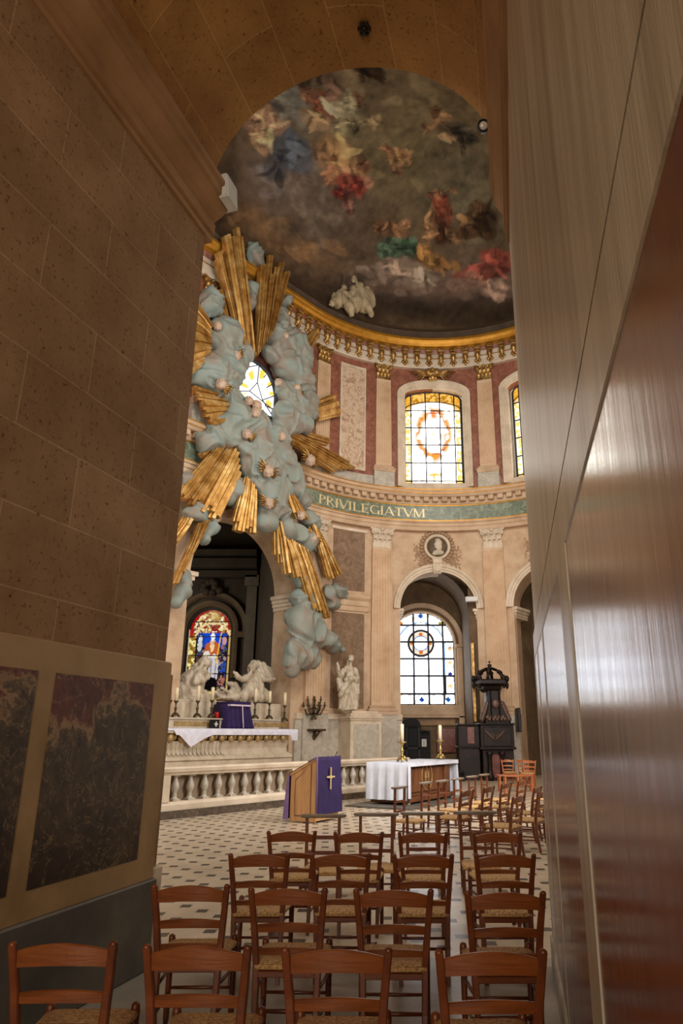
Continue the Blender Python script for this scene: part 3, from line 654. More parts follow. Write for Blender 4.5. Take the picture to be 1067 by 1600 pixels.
# ------------------------------------------------------------------ arch mouldings
def arch_sweep(mat,name,sc,rad,sp,prof,zb,parent,rise=None,o0=0.0,n=40):
    """prof: (radial offset, projection)"""
    b=MB(); rise=rise or rad; st=[]
    if zb<sp: st.append((-rad,zb,-1,0))
    for i in range(n+1):
        a=PI*i/n; st.append((-rad*cos(a),sp+rise*sin(a),-cos(a),sin(a)))
    if zb<sp: st.append((rad,zb,1,0))
    rings=[[plan(sc+x+nx*r,o0+o)+Vector((0,0,z+nz*r)) for r,o in prof] for x,z,nx,nz in st]
    b.loft(rings,True,True); return b.build(name,mat,parent)
ARP=[(-.0,-.05),(-.0,.05),(.09,.06),(.1,.09),(.2,.1),(.22,.14),(.3,.16),(.33,.16),(.33,-.05)]
for k,(sc,lab) in enumerate(((S_W,'moulded stone archivolt around the clear window bay'),(S_W2,'moulded stone archivolt of the right bay beside the pier'))):
    t=thing('archivolt',lab,'arch',plan(sc)+Vector((0,0,7.1)))
    arch_sweep(M['stone_pale'],'arch_moulding',sc,1.73,7.1,ARP,7.1,t)
    for sg in (-1,1):
        b=MB(); w0=1.70; 
        for z0,z1,g in ((6.62,6.72,.03),(6.72,6.86,.06),(6.86,6.98,.12),(6.98,7.1,.18)):
            x0,x1=sorted((sg*(1.73-g),sg*2.12)); b.box(x0,x1,-1.1,g+.02,z0,z1)
        placed(b,pframe(sc)).build('impost',M['stone_pale'],t)
        b=MB(); x0,x1=sorted((sg*1.73,sg*2.1)); b.box(x0,x1,-.02,.04,2.52,6.62); placed(b,pframe(sc)).build('jamb_strip',M['stone'],t)
    if k==0:
        b=MB(); b.prism([(-.17,8.72),(.17,8.72),(.23,9.42),(-.23,9.42)],0,.28); b.box(-.13,.13,.2,.34,8.76,9.1,None,.03); b.box(-.2,.2,.2,.33,9.15,9.4,None,.03); placed(b,pframe(sc)).build('keystone',M['stone_pale'],t)
t=thing('chancel_arch','stone arch framing the dark chapel behind the marble altar','arch',plan(S_CH)+Vector((0,0,7.2)))
arch_sweep(M['stone'],'arch_moulding',S_CH,2.62,7.2,ARP,7.2,t)
for sg in (-1,1):
    b=MB()
    for z0,z1,g in ((6.6,6.75,.03),(6.75,6.9,.08),(6.9,7.05,.14),(7.05,7.2,.22)):
        x0,x1=sorted((sg*(2.62-g),sg*3.0)); b.box(x0,x1,-1.2,g+.02,z0,z1)
    placed(b,pframe(S_CH)).build('impost',M['stone_pale'],t)

# ------------------------------------------------------------------ portrait medallion with leafy sprays
med=thing('portrait_medallion','round stone medallion with a bearded profile head above the arch','medallion',plan(S_W)+Vector((0,0,10.0)))
Mm=pframe(S_W+.02,.0); RX=Matrix.Rotation(PI/2,4,'X')
b=MB(); b.lathe([(.62,.0),(.62,.14),(.58,.2),(.5,.2),(.47,.12),(.47,0)],36,(0,0,0),Mm@Matrix.Translation((0,0,9.98))@Matrix.Rotation(-PI/2,4,'X')); b.build('frame_ring',M['stone_pale'],med)
b=MB(); b.lathe([(.5,0),(.5,.07),(.02,.08)],30,(0,0,0),Mm@Matrix.Translation((0,0,9.98))@Matrix.Rotation(-PI/2,4,'X')); M['meddark']=pmat('dark_medallion_ground',[(.3,(86,70,54)),(.7,(112,92,72))],4,.6); b.build('dark_ground',M['meddark'],med)
b=MB()
for c,r in (((.02,.1,10.14),(.15,.1,.2)),((-.1,.12,10.1),(.06,.06,.06)),((.1,.1,10.18),(.14,.09,.16)),((.03,.1,10.32),(.14,.09,.08)),((-.04,.12,9.98),(.09,.08,.09)),((.06,.1,9.9),(.1,.08,.16)),((.05,.1,9.72),(.28,.1,.13)),((-.1,.1,9.66),(.16,.08,.08)),((.16,.1,9.98),(.07,.07,.16))): b.ball(c,r,12,8,Mm)
remesh('profile_head',b,.022,M['whitemarble'],med,3)
b=MB()
for k in range(26):
    a=PI*.12+PI*1.76*k/25-PI/2-.0
    p=Vector((.72*cos(a+.38),.06,9.98+.72*sin(a+.38))); b.ball(p,(.09+.03*random.random(),.08,.08),8,5,Mm)
    p=Vector((.72*cos(a+.38)*1.12,.03,9.98+.72*sin(a+.38)*1.1)); b.ball(p,(.05,.05,.09),6,4,Mm)
b.build('leaf_wreath',M['carved'],med)
def spray(x0,z0,pts,seed):
    rnd=random.Random(seed); b=MB()
    for (xa,za,xb,zb) in pts:
        n=7; path=[(xa+(xb-xa)*i/n+.06*sin(i*1.3),.04,za+(zb-za)*i/n+.05*cos(i*1.7)) for i in range(n+1)]
        b.tube([Mm@Vector(p) for p in path],.025,5)
        for p in path[1:]:
            for sg in (-1,1):
                a=math.atan2(zb-za,xb-xa)+sg*(.7+.3*rnd.random()); l=.16+.08*rnd.random(); c=Vector((p[0]+cos(a)*l*.6,.05,p[2]+sin(a)*l*.6))
                b.ball(c,(l*.55,.035,.05),7,5,Mm,Matrix.Rotation(-a,3,'Y'))
    return b
for sg,lab in ((-1,'left'),(1,'right')):
    pts=[(sg*.35,9.3,sg*1.25,10.15),(sg*.5,9.25,sg*1.75,10.45),(sg*.4,9.2,sg*1.6,9.65),(sg*.3,9.32,sg*1.95,8.8),(sg*.8,9.6,sg*1.9,10.05)]
    o=spray(0,0,pts,3+sg).build('leafy_spray',M['carved'],med)
# same carved leaves over the right bay, partly behind the pier
Mm2=Mm; Mm=pframe(S_W2)
o=tag(spray(0,0,[(-.35,9.3,-1.25,10.15),(-.5,9.25,-1.75,10.45),(-.4,9.2,-1.7,9.5),(-.3,9.32,-2.0,8.7),(-.8,9.6,-1.9,9.9)],9).build('leafy_spray',M['carved']),'carved leafy spray above the right arch beside the marble pier','carving'); Mm=Mm2

# ------------------------------------------------------------------ gilt winged cartouche over the yellow window
ct=thing('gilt_cartouche','gilt winged cartouche above the yellow stained glass window','cartouche',plan(S_W,.1)+Vector((0,0,18.9)))
Mc=pframe(S_W-.02); b=MB()
for x,z,rx,rz in ((0,18.95,.3,.28),(-.2,19.0,.16,.2),(.2,19.0,.16,.2),(0,18.72,.16,.2),(-.12,18.62,.12,.14),(.14,18.64,.12,.14),(0,19.12,.14,.12)): b.ball((x,.22,z),(rx,.13,rz),10,7,Mc)
b.build('shield',M['gold'],ct)
for sg in (-1,1):
    b=MB()
    for k in range(6):
        a=.25+.16*k; l=.95-.1*k; b.tube([Mc@Vector((sg*.22,.2,18.9-.03*k)),Mc@Vector((sg*(.22+l*.5*cos(a*.6)),.24,18.95+.12-.06*k)),Mc@Vector((sg*(.22+l),.18,19.02-.11*k))],[.06,.075,.02],7,.6)
    b.build('wing',M['gold'],ct)

# ------------------------------------------------------------------ windows
def pane_grid(P00,PX,PZ,w,h,shape,fn,nx,nz):
    """flat glass in the plane P00 + x*PX + z*PZ, trimmed by shape(x)->top z, coloured by fn(x,z) arrays"""
    b=MB(); X=np.linspace(0,w,nx+1); vs=[];xs=[];zs=[]
    for i,x in enumerate(X):
        top=shape(x)
        for j in range(nz+1):
            z=top*j/nz; vs.append(P00+PX*x+PZ*z); xs.append(x); zs.append(z)
    fs=[(i*(nz+1)+j,(i+1)*(nz+1)+j,(i+1)*(nz+1)+j+1,i*(nz+1)+j+1) for i in range(nx) for j in range(nz)]
    b.add(vs,fs); xs=np.array(xs);zs=np.array(zs); c=fn(xs,zs); b.col=np.c_[c,np.ones(len(xs))]; b.uv=None; return b
def rgb(n,c): return np.tile(np.array(lin(c)),(n,1))
def mixc(col,m,c): 
    m=np.clip(m,0,1)[:,None]; return col*(1-m)+np.array(lin(c) if max(c)>1.5 else c)*m
def nz2(x,z,f,sd=0): return np.array([noise.noise(Vector((a*f+sd,b_*f,sd*1.7))) for a,b_ in zip(x,z)])
GL={'upper':glow('lit_yellow_stained_glass',1.35),'clear':glow('lit_clear_glass',1.25),'chapel':glow('lit_chapel_stained_glass',.95),'hex':glow('lit_white_glass',1.3)}
# upper windows, yellow and white stained glass
def upper_glass(x,z):
    w,h=2.84,5.05; n=len(x); c=rgb(n,(255,250,238)); u=x/w; v=z/h; nn=nz2(x,z,2.6,4); n2=nz2(x,z,6.5,9)
    edge=np.minimum(u,1-u); top=h-.42*((x-w/2)/(w/2))**2
    c=mixc(c,((edge<.105)&(n2>.12))*1.0,(238,196,92)); c=mixc(c,(edge<.105)*.35,(250,224,140))
    c=mixc(c,(z>top-.55)*.9,(232,170,36)); c=mixc(c,((z>top-.5)&(n2>.05))*1.,(170,112,20)); c=mixc(c,((z<.3)&(edge<.13))*.8,(232,190,80)); c=mixc(c,((edge<.13)&(z>top-.75))*.6,(214,150,30))
    r=np.hypot((u-.5)/.27,(v-.56)/.24); c=mixc(c,np.exp(-((r-1)/.16)**2)*(nn>-.05)*.95,(226,140,36)); c=mixc(c,np.exp(-((r-.95)/.1)**2)*(n2>.2),(176,84,24))
    c=mixc(c,np.exp(-((u-.5)/.13)**2-((v-.775)/.012)**2),(196,40,16)); c=mixc(c,np.exp(-((u-.5)/.1)**2-((v-.745)/.03)**2)*(nn>-.1),(222,130,30)); c=mixc(c,np.exp(-((u-.34)/.05)**2-((v-.735)/.05)**2)*.8,(230,150,40))
    c=mixc(c,np.exp(-((u-.74)/.06)**2-((v-.53)/.06)**2)*(n2>-.1),(216,140,30)); c=mixc(c,np.exp(-((u-.63)/.012)**2-((v-.52)/.05)**2)*.9,(70,150,90)); c=mixc(c,np.exp(-((u-.5)/.025)**2-((v-.55)/.02)**2)*.8,(236,214,120))
    c=mixc(c,np.exp(-((u-.5)/.14)**2-((v-.125)/.018)**2)*(n2>-.2),(222,180,40)); c=mixc(c,np.exp(-((u-.5)/.02)**2-((v-.09)/.03)**2)*.9,(214,170,40)); c=mixc(c,np.exp(-((u-.52)/.07)**2-((v-.30)/.035)**2)*(nn>-.05),(222,150,40))
    c=mixc(c,np.exp(-(((u-.62)-(v-.36)*.9)/.012)**2)*((v>.3)&(v<.48))*.8,(220,120,80)); c=mixc(c,(n2>.42)*.45,(238,206,130)); return boost(c,6)
def mkupper(idx,sc,lab):
    # the glass follows the curve of the wall, 0.4 m outside its face
    w=2.84; Mx=pframe(sc,-.38); P00=Mx@Vector((-w/2,0,13.1)); PXv=Mx.to_3x3()@Vector((1,0,0)); PZ=Vector((0,0,1))
    shp=lambda x: (17.75-13.1)+.42*math.sqrt(max(0,1-((x-w/2)/(w/2))**2))*.999
    g=pane_grid(P00,PXv,PZ,w,5,shp,upper_glass,70,120).build('window_%d'%idx,GL['upper'],fix=False); struct(g,lab,'window')
    b=MB(); xs=[.0,.33,1.05,1.77,2.49,2.84]
    for x in xs: b.tube([P00+PXv*x-Vector((0,0,.0)),P00+PXv*x+PZ*(shp(x) if 0<x<w else 4.65)],.034 if 0<x<w else .055,6)
    for z in (0,.3,1.25,2.2,3.12,4.05): b.tube([P00+PZ*z,P00+PXv*w+PZ*z],.034 if z else .055,6)
    b.tube([P00+PXv*x+PZ*shp(x) for x in np.linspace(0,w,31)],.05,6); b.tube([P00+PXv*x+PZ*(shp(x)-.55) for x in np.linspace(.0,w,25)],.03,5)
    b.build('glazing_bars',M['lead'],g)
    f=arch_sweep(M['stone_pale'],'window_frame',sc,1.42,17.75,[(.0,-.38),(.0,.06),(.1,.07),(.12,.1),(.22,.11),(.25,.16),(.4,.18),(.42,.18),(.42,-.05)],12.9,g,.42)
    b=MB()
    for sg in (-1,1): x0,x1=sorted((sg*1.8,sg*2.0)); b.box(x0,x1,-.02,.17,17.35,17.85,None,.02)
    b.box(-1.95,1.95,-.4,.2,12.72,13.1,None,.02); placed(b,pframe(sc)).build('sill',M['stone_pale'],g)
mkupper(1,S_W,'tall yellow and white stained glass window of the upper storey')
mkupper(2,S_W2,'upper stained glass window partly hidden by the right marble pier')
# niche behind the lower arch, with the clear arched window
YB=34.6
wcx=AT(658,1005,YB).x; rw_=AT(711.5,1040,YB).x-wcx; zs_=AT(711,1040,YB).z; ztop=AT(657,956,YB).z; zsill=AT(660,1101,YB).z; zspr=ztop-rw_
xR=AT(723,1050,YB).x; xL=wcx-(xR-wcx)-.2
def niche():
    b=MB(); y0=CC.y+RW+.0
    # back wall with round headed hole
    g=sorted(set([xL,xR]+[wcx-rw_*cos(PI*i/40) for i in range(41)]))
    for a,c in zip(g[:-1],g[1:]):
        m=(a+c)/2; V=lambda x,z: (x,YB,z)
        if abs(m-wcx)>rw_: b.add([V(a,0),V(c,0),V(c,12),V(a,12)],[(0,1,2,3)])
        else:
            f=lambda x: zspr+rw_*math.sqrt(max(0,1-((x-wcx)/rw_)**2))
            b.add([V(a,0),V(c,0),V(c,zsill),V(a,zsill)],[(0,1,2,3)]); b.add([V(a,f(a)),V(c,f(c)),V(c,12),V(a,12)],[(0,1,2,3)])
    # hole reveal
    pts=[(wcx-rw_,zsill)]+[(wcx-rw_*cos(PI*i/40),zspr+rw_*sin(PI*i/40)) for i in range(41)]+[(wcx+rw_,zsill),(wcx-rw_,zsill)]
    b.loft([[(x,YB,z) for x,z in pts],[(x,YB+.45,z) for x,z in pts]])
    # side walls and cross vault
    wy=lambda x: CC.y+math.sqrt(RW*RW-(x-CC.x)**2)+.12
    b.add([(xR,YB,0),(xR,wy(xR),0),(xR,wy(xR),12),(xR,YB,12)],[(0,1,2,3)]); b.add([(xR,wy(xR)+.02,0),(xR+1.2,wy(xR)+.02,0),(xR+1.2,wy(xR)+.02,12),(xR,wy(xR)+.02,12)],[(0,1,2,3)]); b.add([(xL,YB,0),(xL,wy(xL),0),(xL,wy(xL),12),(xL,YB,12)],[(0,1,2,3)])
    mx=(xL+xR)/2; hw=(xR-xL)/2; ring=[(mx-hw*cos(PI*i/30),7.0+hw*.95*sin(PI*i/30)) for i in range(31)]
    b.loft([[(x,wy(x),z) for x,z in ring],[(x,YB+.01,z) for x,z in ring]])
    return b.build('wall_niche',M['shadestone'],fix=False)
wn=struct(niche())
def arch_plane(name,mat,cx,sp,rad,zb,y,prof,parent,n=40):
    b=MB(); st=[(-rad,zb,-1,0)]+[(-rad*cos(PI*i/n),sp+rad*sin(PI*i/n),-cos(PI*i/n),sin(PI*i/n)) for i in range(n+1)]+[(rad,zb,1,0)]
    b.loft([[(cx+x+nx*r,y-o,z+nz*r) for r,o in prof] for x,z,nx,nz in st],True,True); return b.build(name,mat,parent)
def clear_glass(x,z):
    w=2*rw_; h=ztop-zsill; n=len(x); c=rgb(n,(238,244,255)); xx=x-w/2; zz=z
    sp=zspr-zsill; rr=np.where(zz>sp,np.hypot(xx,zz-sp),np.abs(xx)); rin=rr/rw_
    lead=nz2(x,z,7,3)
    bw=.30*rw_
    border=np.maximum(rin-(1-.29),0)>0; low=zz<bw*1.0
    line=(np.abs(rr-(rw_-bw))<.035)&(zz>bw*.9)|((np.abs(zz-bw)<.035)&(np.abs(xx)<rw_-bw*.9))
    c=mixc(c,(border|low)*.35,(236,222,190)); c=mixc(c,line*1.0,(96,160,226)); 
    c=mixc(c,((border|low)&(lead>.3))*.6,(222,200,130))
    for (px,pz,r,cc) in ((0,bw*.5,.15,(26,64,150)),(-.77*rw_*.98,bw*.5,.14,(22,74,150)),(.775*rw_,bw*.5,.15,(22,84,150)),(.86*rw_,h*.325,.13,(46,52,150)),(.86*rw_,sp-.1+.0,.12,(46,62,160)),(0,h-.17,.16,(40,84,170)),(.59*rw_,h-.52,.12,(150,140,30)),(-.59*rw_,h-.52,.13,(200,120,30)),(-.86*rw_,h*.325,.13,(46,52,150)),(-.86*rw_,sp-.1,.12,(46,62,160))):
        d=np.abs(xx-px)+np.abs(zz-pz); c=mixc(c,(d<r)*1.0,cc)
    for zc_ in (h*.2,h*.45,h*.6): c=mixc(c,np.exp(-((rin-.86)/.06)**2-((zz-zc_)/.08)**2),(240,190,90))
    rc=np.hypot(xx,zz-rosez); c=mixc(c,(rc<.62)*1.0,(246,238,226)); c=mixc(c,((rc>.33)&(rc<.56))*.7,(240,206,176)); c=mixc(c,(np.abs(rc-.35)<.03)*1.,(70,130,200)); c=mixc(c,(rc<.31)*1.,(246,250,255))
    for a in range(4):
        d=np.hypot(xx-.45*cos(a*PI/2),zz-rosez-.45*sin(a*PI/2)); c=mixc(c,(d<.1)*1.,(206,110,30))
    return boost(c,5)
rosez=AT(657,1004,YB).z-zsill
P00=Vector((wcx-rw_,YB+.3,zsill)); shp=lambda x: zspr-zsill+math.sqrt(max(0,rw_**2-(x-rw_)**2))*.999
w3=pane_grid(P00,Vector((1,0,0)),Vector((0,0,1)),2*rw_,5,shp,clear_glass,90,150).build('window_3',GL['clear'],fix=False); struct(w3,'large clear arched window with a round rose in the lower bay','window')
b=MB(); e=2*rw_; hh=ztop-zsill
for f in (.0,.17,.39,.61,.83,1.0): 
    x=e*f; b.tube([P00+Vector((x,-.03,0)),P00+Vector((x,-.03,shp(min(max(x,.01),e-.01))))],.05 if 0<f<1 else .07,6)
for f in (0,.115,.305,.49,.675,.86): b.tube([P00+Vector((max(0,rw_-math.sqrt(max(0,rw_**2-max(0,hh*f-(zspr-zsill))**2))),-.03,hh*f)),P00+Vector((min(e,rw_+math.sqrt(max(0,rw_**2-max(0,hh*f-(zspr-zsill))**2))),-.03,hh*f))],.05,6)
b.tube([P00+Vector((x,-.03,shp(x))) for x in rw_-rw_*np.cos(np.linspace(.01,PI-.01,41))],.05,6)
b.tube([P00+Vector((rw_+.62*cos(a),-.04,rosez+.62*sin(a))) for a in np.linspace(0,2*PI,40)[:-1]],.06,6,closed=True)
b.tube([P00+Vector((.85*e,-.05,hh*.305)),P00+Vector((.85*e,-.05,hh*.115))],.06,6); b.tube([P00+Vector((.15*e,-.05,hh*.305)),P00+Vector((.15*e,-.05,hh*.115))],.04,6)
b.build('glazing_bars',M['lead'],w3)
arch_plane('window_frame',M['stone'],wcx,zspr,rw_,zsill,YB,[(-.02,-.4),(-.02,.04),(.06,.06),(.06,-.4)],w3)
arch_plane('hood_moulding',M['stone'],wcx,zspr,rw_+.18,zspr-.1,YB,[(0,-.05),(0,.06),(.05,.2),(.22,.24),(.24,-.05)],w3)
b=MB(); b.box(wcx-rw_-.3,wcx+rw_+.3,YB-.22,YB+.1,zsill-.5,zsill-.02,None,.03); b.box(wcx-rw_-.3,wcx+rw_+.35,YB-.3,YB,zsill-.62,zsill-.5,None,.03); b.build('sill',M['stone'],w3)
# right column of the niche, painted panels below the sill
b=MB(); zc=AT(716,1000,YB).z
b.box(wcx+rw_+.08,wcx+rw_+.34,YB-.3,YB,0,zspr-.12,None,.02); b.box(wcx+rw_+.02,wcx+rw_+.4,YB-.36,YB,zspr-.12,zspr+.02,None,.02); tag(b.build('window_jamb_column',M['stone']),'plain stone column at the right jamb of the clear window','column')
b=MB(); b.box(AT(627,1140,YB).x-.6,AT(712,1140,YB).x,YB-.08,YB,AT(660,1134,YB).z,zsill-.64,None,.02); wp=tag(b.build('wall_panelling',pmat('panel_wood_ochre',[(.3,(120,84,46)),(.7,(156,114,68))],3,.5,bump=.1)),'ochre wood panelling below the sill of the clear window','panelling')
b=MB(); x0,x1=AT(682,1155,YB-.1).x,AT(712,1155,YB-.1).x; b.box(x0,x1,YB-.12,YB,AT(690,1176,YB).z,AT(690,1138,YB).z,None,.02); tag(b.build('marble_slab',M['marbleredsmall']),'dark red marble slab on the wall right of the confessional','marble panel')
# gilt edge of a tall picture on the niche side wall
y=CC.y+math.sqrt(RW*RW-(xR+.15-CC.x)**2)-.05; zt=AT(741,1004,y).z; zb=AT(741,1128,y).z; xx=AT(740,1060,y).x
pf=thing('picture_frame','tall narrow gilt picture frame edge in the bay right of the window','picture',(xx,y,zb))
b=MB(); b.box(xx-.07,xx+.07,y-.06,y+.06,zb,zt,None,.02); b.build('gilt_moulding',M['gold'],pf)
b=MB(); b.box(xx+.07,xx+.11,y-.03,y+.06,zb+.03,zt-.03); b.build('backing',M['darkwood'],pf)
# ------------------------------------------------------------------ dark chapel beyond the altar arch
YC=37.0; cwx=AT(325,1020,YC).x
def chapel():
    b=MB(); jr=plan(.07,-1.0); jl=plan(-5.17,-1.0); xr=AT(399,1000,YC).x
    hwn=(AT(357.5,1040,YC).x-AT(291,1040,YC).x)/2; cx=(AT(357.5,1040,YC).x+AT(291,1040,YC).x)/2; zt=AT(326,951,YC).z; zb=AT(325,1100,YC).z; sp=zt-hwn
    g=sorted(set([cx-14,xr]+[cx-hwn*cos(PI*i/30) for i in range(31)])); V=lambda x,z:(x,YC,z)
    for a,c in zip(g[:-1],g[1:]):
        m=(a+c)/2
        if abs(m-cx)>hwn: b.add([V(a,0),V(c,0),V(c,16),V(a,16)],[(0,1,2,3)])
        else:
            f=lambda x: sp+math.sqrt(max(0,hwn**2-(x-cx)**2)); b.add([V(a,0),V(c,0),V(c,zb),V(a,zb)],[(0,1,2,3)]); b.add([V(a,f(a)),V(c,f(c)),V(c,16),V(a,16)],[(0,1,2,3)])
    b.add([(jr.x,jr.y,0),(xr,YC,0),(xr,YC,16),(jr.x,jr.y,16)],[(0,1,2,3)])
    b.add([(jl.x-3,jl.y-3,0),(cx-14,YC,0),(cx-14,YC,16),(jl.x-3,jl.y-3,16)],[(0,1,2,3)])
    b.add([(jr.x,jr.y,13.5),(xr,YC,13.5),(cx-14,YC,13.5),(jl.x-3,jl.y-3,13.5)],[(0,1,2,3)])
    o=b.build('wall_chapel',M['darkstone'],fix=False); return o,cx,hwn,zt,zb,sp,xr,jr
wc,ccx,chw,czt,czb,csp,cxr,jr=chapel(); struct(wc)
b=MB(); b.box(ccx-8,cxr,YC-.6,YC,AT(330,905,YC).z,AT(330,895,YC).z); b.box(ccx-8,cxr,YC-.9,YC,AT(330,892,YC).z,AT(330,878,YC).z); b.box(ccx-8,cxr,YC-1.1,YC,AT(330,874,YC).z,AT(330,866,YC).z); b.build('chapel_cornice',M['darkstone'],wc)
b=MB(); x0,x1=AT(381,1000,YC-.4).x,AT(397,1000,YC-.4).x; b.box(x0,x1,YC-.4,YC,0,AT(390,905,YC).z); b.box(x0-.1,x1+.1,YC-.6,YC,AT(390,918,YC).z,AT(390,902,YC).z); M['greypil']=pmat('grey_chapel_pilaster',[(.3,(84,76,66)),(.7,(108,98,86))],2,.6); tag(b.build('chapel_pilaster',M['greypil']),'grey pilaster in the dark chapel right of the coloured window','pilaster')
def chapel_glass(x,z):
    w=2*chw; h=czt-czb; n=len(x); u=x/w; v=z/h; n1=nz2(x,z,5,1); n2=nz2(x,z,11,2); n3=nz2(x,z,8,6)
    c=rgb(n,(36,26,30)); 
    c=mixc(c,(u<.16)*1.,(150,120,40)); c=mixc(c,((u<.16)&(n1>.05))*1.,(250,232,150)); c=mixc(c,((u<.16)&(n2>.25))*1.,(110,40,30)); c=mixc(c,((u>.93))*1.,(190,160,90))
    field=(u>.2)&(u<.93)&(v>.13)&(v<.74)
    c=mixc(c,(field&(n1>.02))*1.,(70,26,40)); c=mixc(c,(field&(n2>.2))*1.,(30,60,140)); c=mixc(c,(field&(n3>.3))*1.,(170,140,120)); c=mixc(c,(field&(n3<-.38))*1.,(96,110,60))
    H=lambda cu,cv,ru,rv,k=2: ((np.abs((u+.018*n2-cu)/ru)**k+np.abs((v+.012*n3-cv)/rv)**k)<1)*1.0
    c=mixc(c,H(.56,.70,.22,.13,3),(24,74,200)); c=mixc(c,H(.28,.66,.09,.1),(22,60,160)); c=mixc(c,H(.84,.64,.1,.1)*(n1>-.2),(24,64,170))
    c=mixc(c,H(.27,.66,.045,.05),(226,222,212)); c=mixc(c,H(.26,.60,.06,.06)*(n2>-.3),(206,204,196)); c=mixc(c,H(.84,.66,.05,.05),(206,150,150)); c=mixc(c,H(.83,.58,.06,.05)*(n1>-.1),(150,104,120))
    c=mixc(c,H(.56,.56,.17,.085,3),(196,92,48)); c=mixc(c,H(.56,.59,.05,.05),(236,214,160)); c=mixc(c,H(.56,.645,.05,.035),(226,180,148)); c=mixc(c,H(.56,.70,.055,.05,1.3),(252,248,238))
    c=mixc(c,H(.44,.50,.09,.05),(230,222,206)); c=mixc(c,H(.62,.47,.09,.045),(240,234,222)); c=mixc(c,H(.62,.36,.115,.12,4),(206,200,200)); c=mixc(c,H(.57,.36,.018,.11,4)*.8,(126,116,124)); c=mixc(c,H(.67,.36,.016,.11,4)*.8,(126,116,124))
    c=mixc(c,H(.55,.2,.17,.075,4),(16,12,14)); c=mixc(c,(np.abs((u-.72)-(v-.6)*.25)<.016)*((v>.42)&(v<.78))*1.,(232,182,62))
    c=mixc(c,H(.86,.36,.07,.1)*(n2>.0),(30,74,170)); c=mixc(c,H(.83,.24,.09,.06)*(n2>-.1),(170,110,90)); c=mixc(c,H(.3,.45,.08,.07)*(n1>-.05),(96,60,40)); c=mixc(c,H(.3,.33,.09,.05)*(n2>0),(60,84,50))
    arch=((u-.56)/.36)**2+((v-.70)/.135)**2; upz=(v>.74)|((arch>1)&(v>.69)&(u>.16))
    c=mixc(c,upz*1.,(150,20,24)); c=mixc(c,(upz&(n1>-.06))*1.,(238,220,160)); c=mixc(c,(upz&(n2>.22))*1.,(170,130,40)); c=mixc(c,(upz&(n3>.38))*1.,(250,244,226)); c=mixc(c,(upz&(n3<-.32))*1.,(110,70,70))
    rim=np.hypot((x-w/2)/(w/2),np.maximum(z-(csp-czb),0)/chw); c=mixc(c,((rim>.84)&(z>(csp-czb)))*.9,(150,14,20)); c=mixc(c,((rim>.84)&(u<.2)&(z>(csp-czb)-.5)&(z>0.69*h))*.9,(176,16,22))
    c=mixc(c,(np.abs(np.sqrt(arch)-1.08)<.06)*(v>.69)*1.,(236,206,150)); c=mixc(c,np.exp(-((np.hypot((u-.56)/.13,(v-.92)/.05))-0)**2)*.8,(214,190,120))
    lowb=(v<.13)&(u>.2); c=mixc(c,lowb*1.,(40,24,12)); c=mixc(c,(lowb&(n1>-.1))*1.,(220,186,70)); c=mixc(c,np.exp(-(((u-.45)/.16)**4+((v-.085)/.04)**4)),(236,220,140)); c=mixc(c,np.exp(-(((u-.45)/.09)**2+((v-.085)/.02)**2))*.7,(150,110,40)); c=mixc(c,(v<.035)*.7,(40,26,14))
    return c
P00=Vector((ccx-chw,YC+.15,czb)); shc=lambda x: csp-czb+math.sqrt(max(0,chw**2-(x-chw)**2))*.999
w4=pane_grid(P00,Vector((1,0,0)),Vector((0,0,1)),2*chw,5,shc,chapel_glass,90,190).build('window_4',GL['chapel'],fix=False); struct(w4,'red blue and yellow figured stained glass in the dark chapel','window')
b=MB(); hh=czt-czb
for f in (.19,.93): b.tube([P00+Vector((2*chw*f,-.03,0)),P00+Vector((2*chw*f,-.03,hh*(.72)))],.03,6)
for f in (.14,.31,.5,.70,.86): 
    a=math.sqrt(max(.01,chw**2-max(0,hh*f-(csp-czb))**2)); b.tube([P00+Vector((chw-a,-.03,hh*f)),P00+Vector((chw+a,-.03,hh*f))],.025,6)
b.tube([P00+Vector((x,-.03,shc(x))) for x in chw-chw*np.cos(np.linspace(.01,PI-.01,41))],.06,6); b.build('glazing_bars',M['lead'],w4)
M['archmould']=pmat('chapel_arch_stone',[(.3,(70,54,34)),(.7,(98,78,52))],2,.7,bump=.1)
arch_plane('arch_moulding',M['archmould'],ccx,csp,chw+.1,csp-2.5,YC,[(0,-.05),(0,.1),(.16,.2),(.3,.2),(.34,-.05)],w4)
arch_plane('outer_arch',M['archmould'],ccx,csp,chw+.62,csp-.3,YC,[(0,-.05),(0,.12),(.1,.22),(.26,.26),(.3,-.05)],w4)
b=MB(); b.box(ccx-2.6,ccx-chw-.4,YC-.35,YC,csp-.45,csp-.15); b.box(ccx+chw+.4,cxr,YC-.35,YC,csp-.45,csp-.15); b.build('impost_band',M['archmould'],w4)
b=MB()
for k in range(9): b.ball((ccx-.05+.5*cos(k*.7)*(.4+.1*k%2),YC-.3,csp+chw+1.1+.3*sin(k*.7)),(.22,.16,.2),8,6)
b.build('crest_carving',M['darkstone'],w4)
# shallow bay behind the right-hand arch
b=MB(); Fb=pframe(S_W2)
b.box(-2.3,2.3,-3.2,-3.0,0,10,Fb); b.box(-2.3,-2.1,-3.2,-1.05,0,10,Fb); b.box(2.1,2.3,-3.2,-1.05,0,10,Fb); b.box(-2.3,2.3,-3.2,-1.05,9.6,9.8,Fb)
struct(b.build('wall_bay',M['shadestone']))
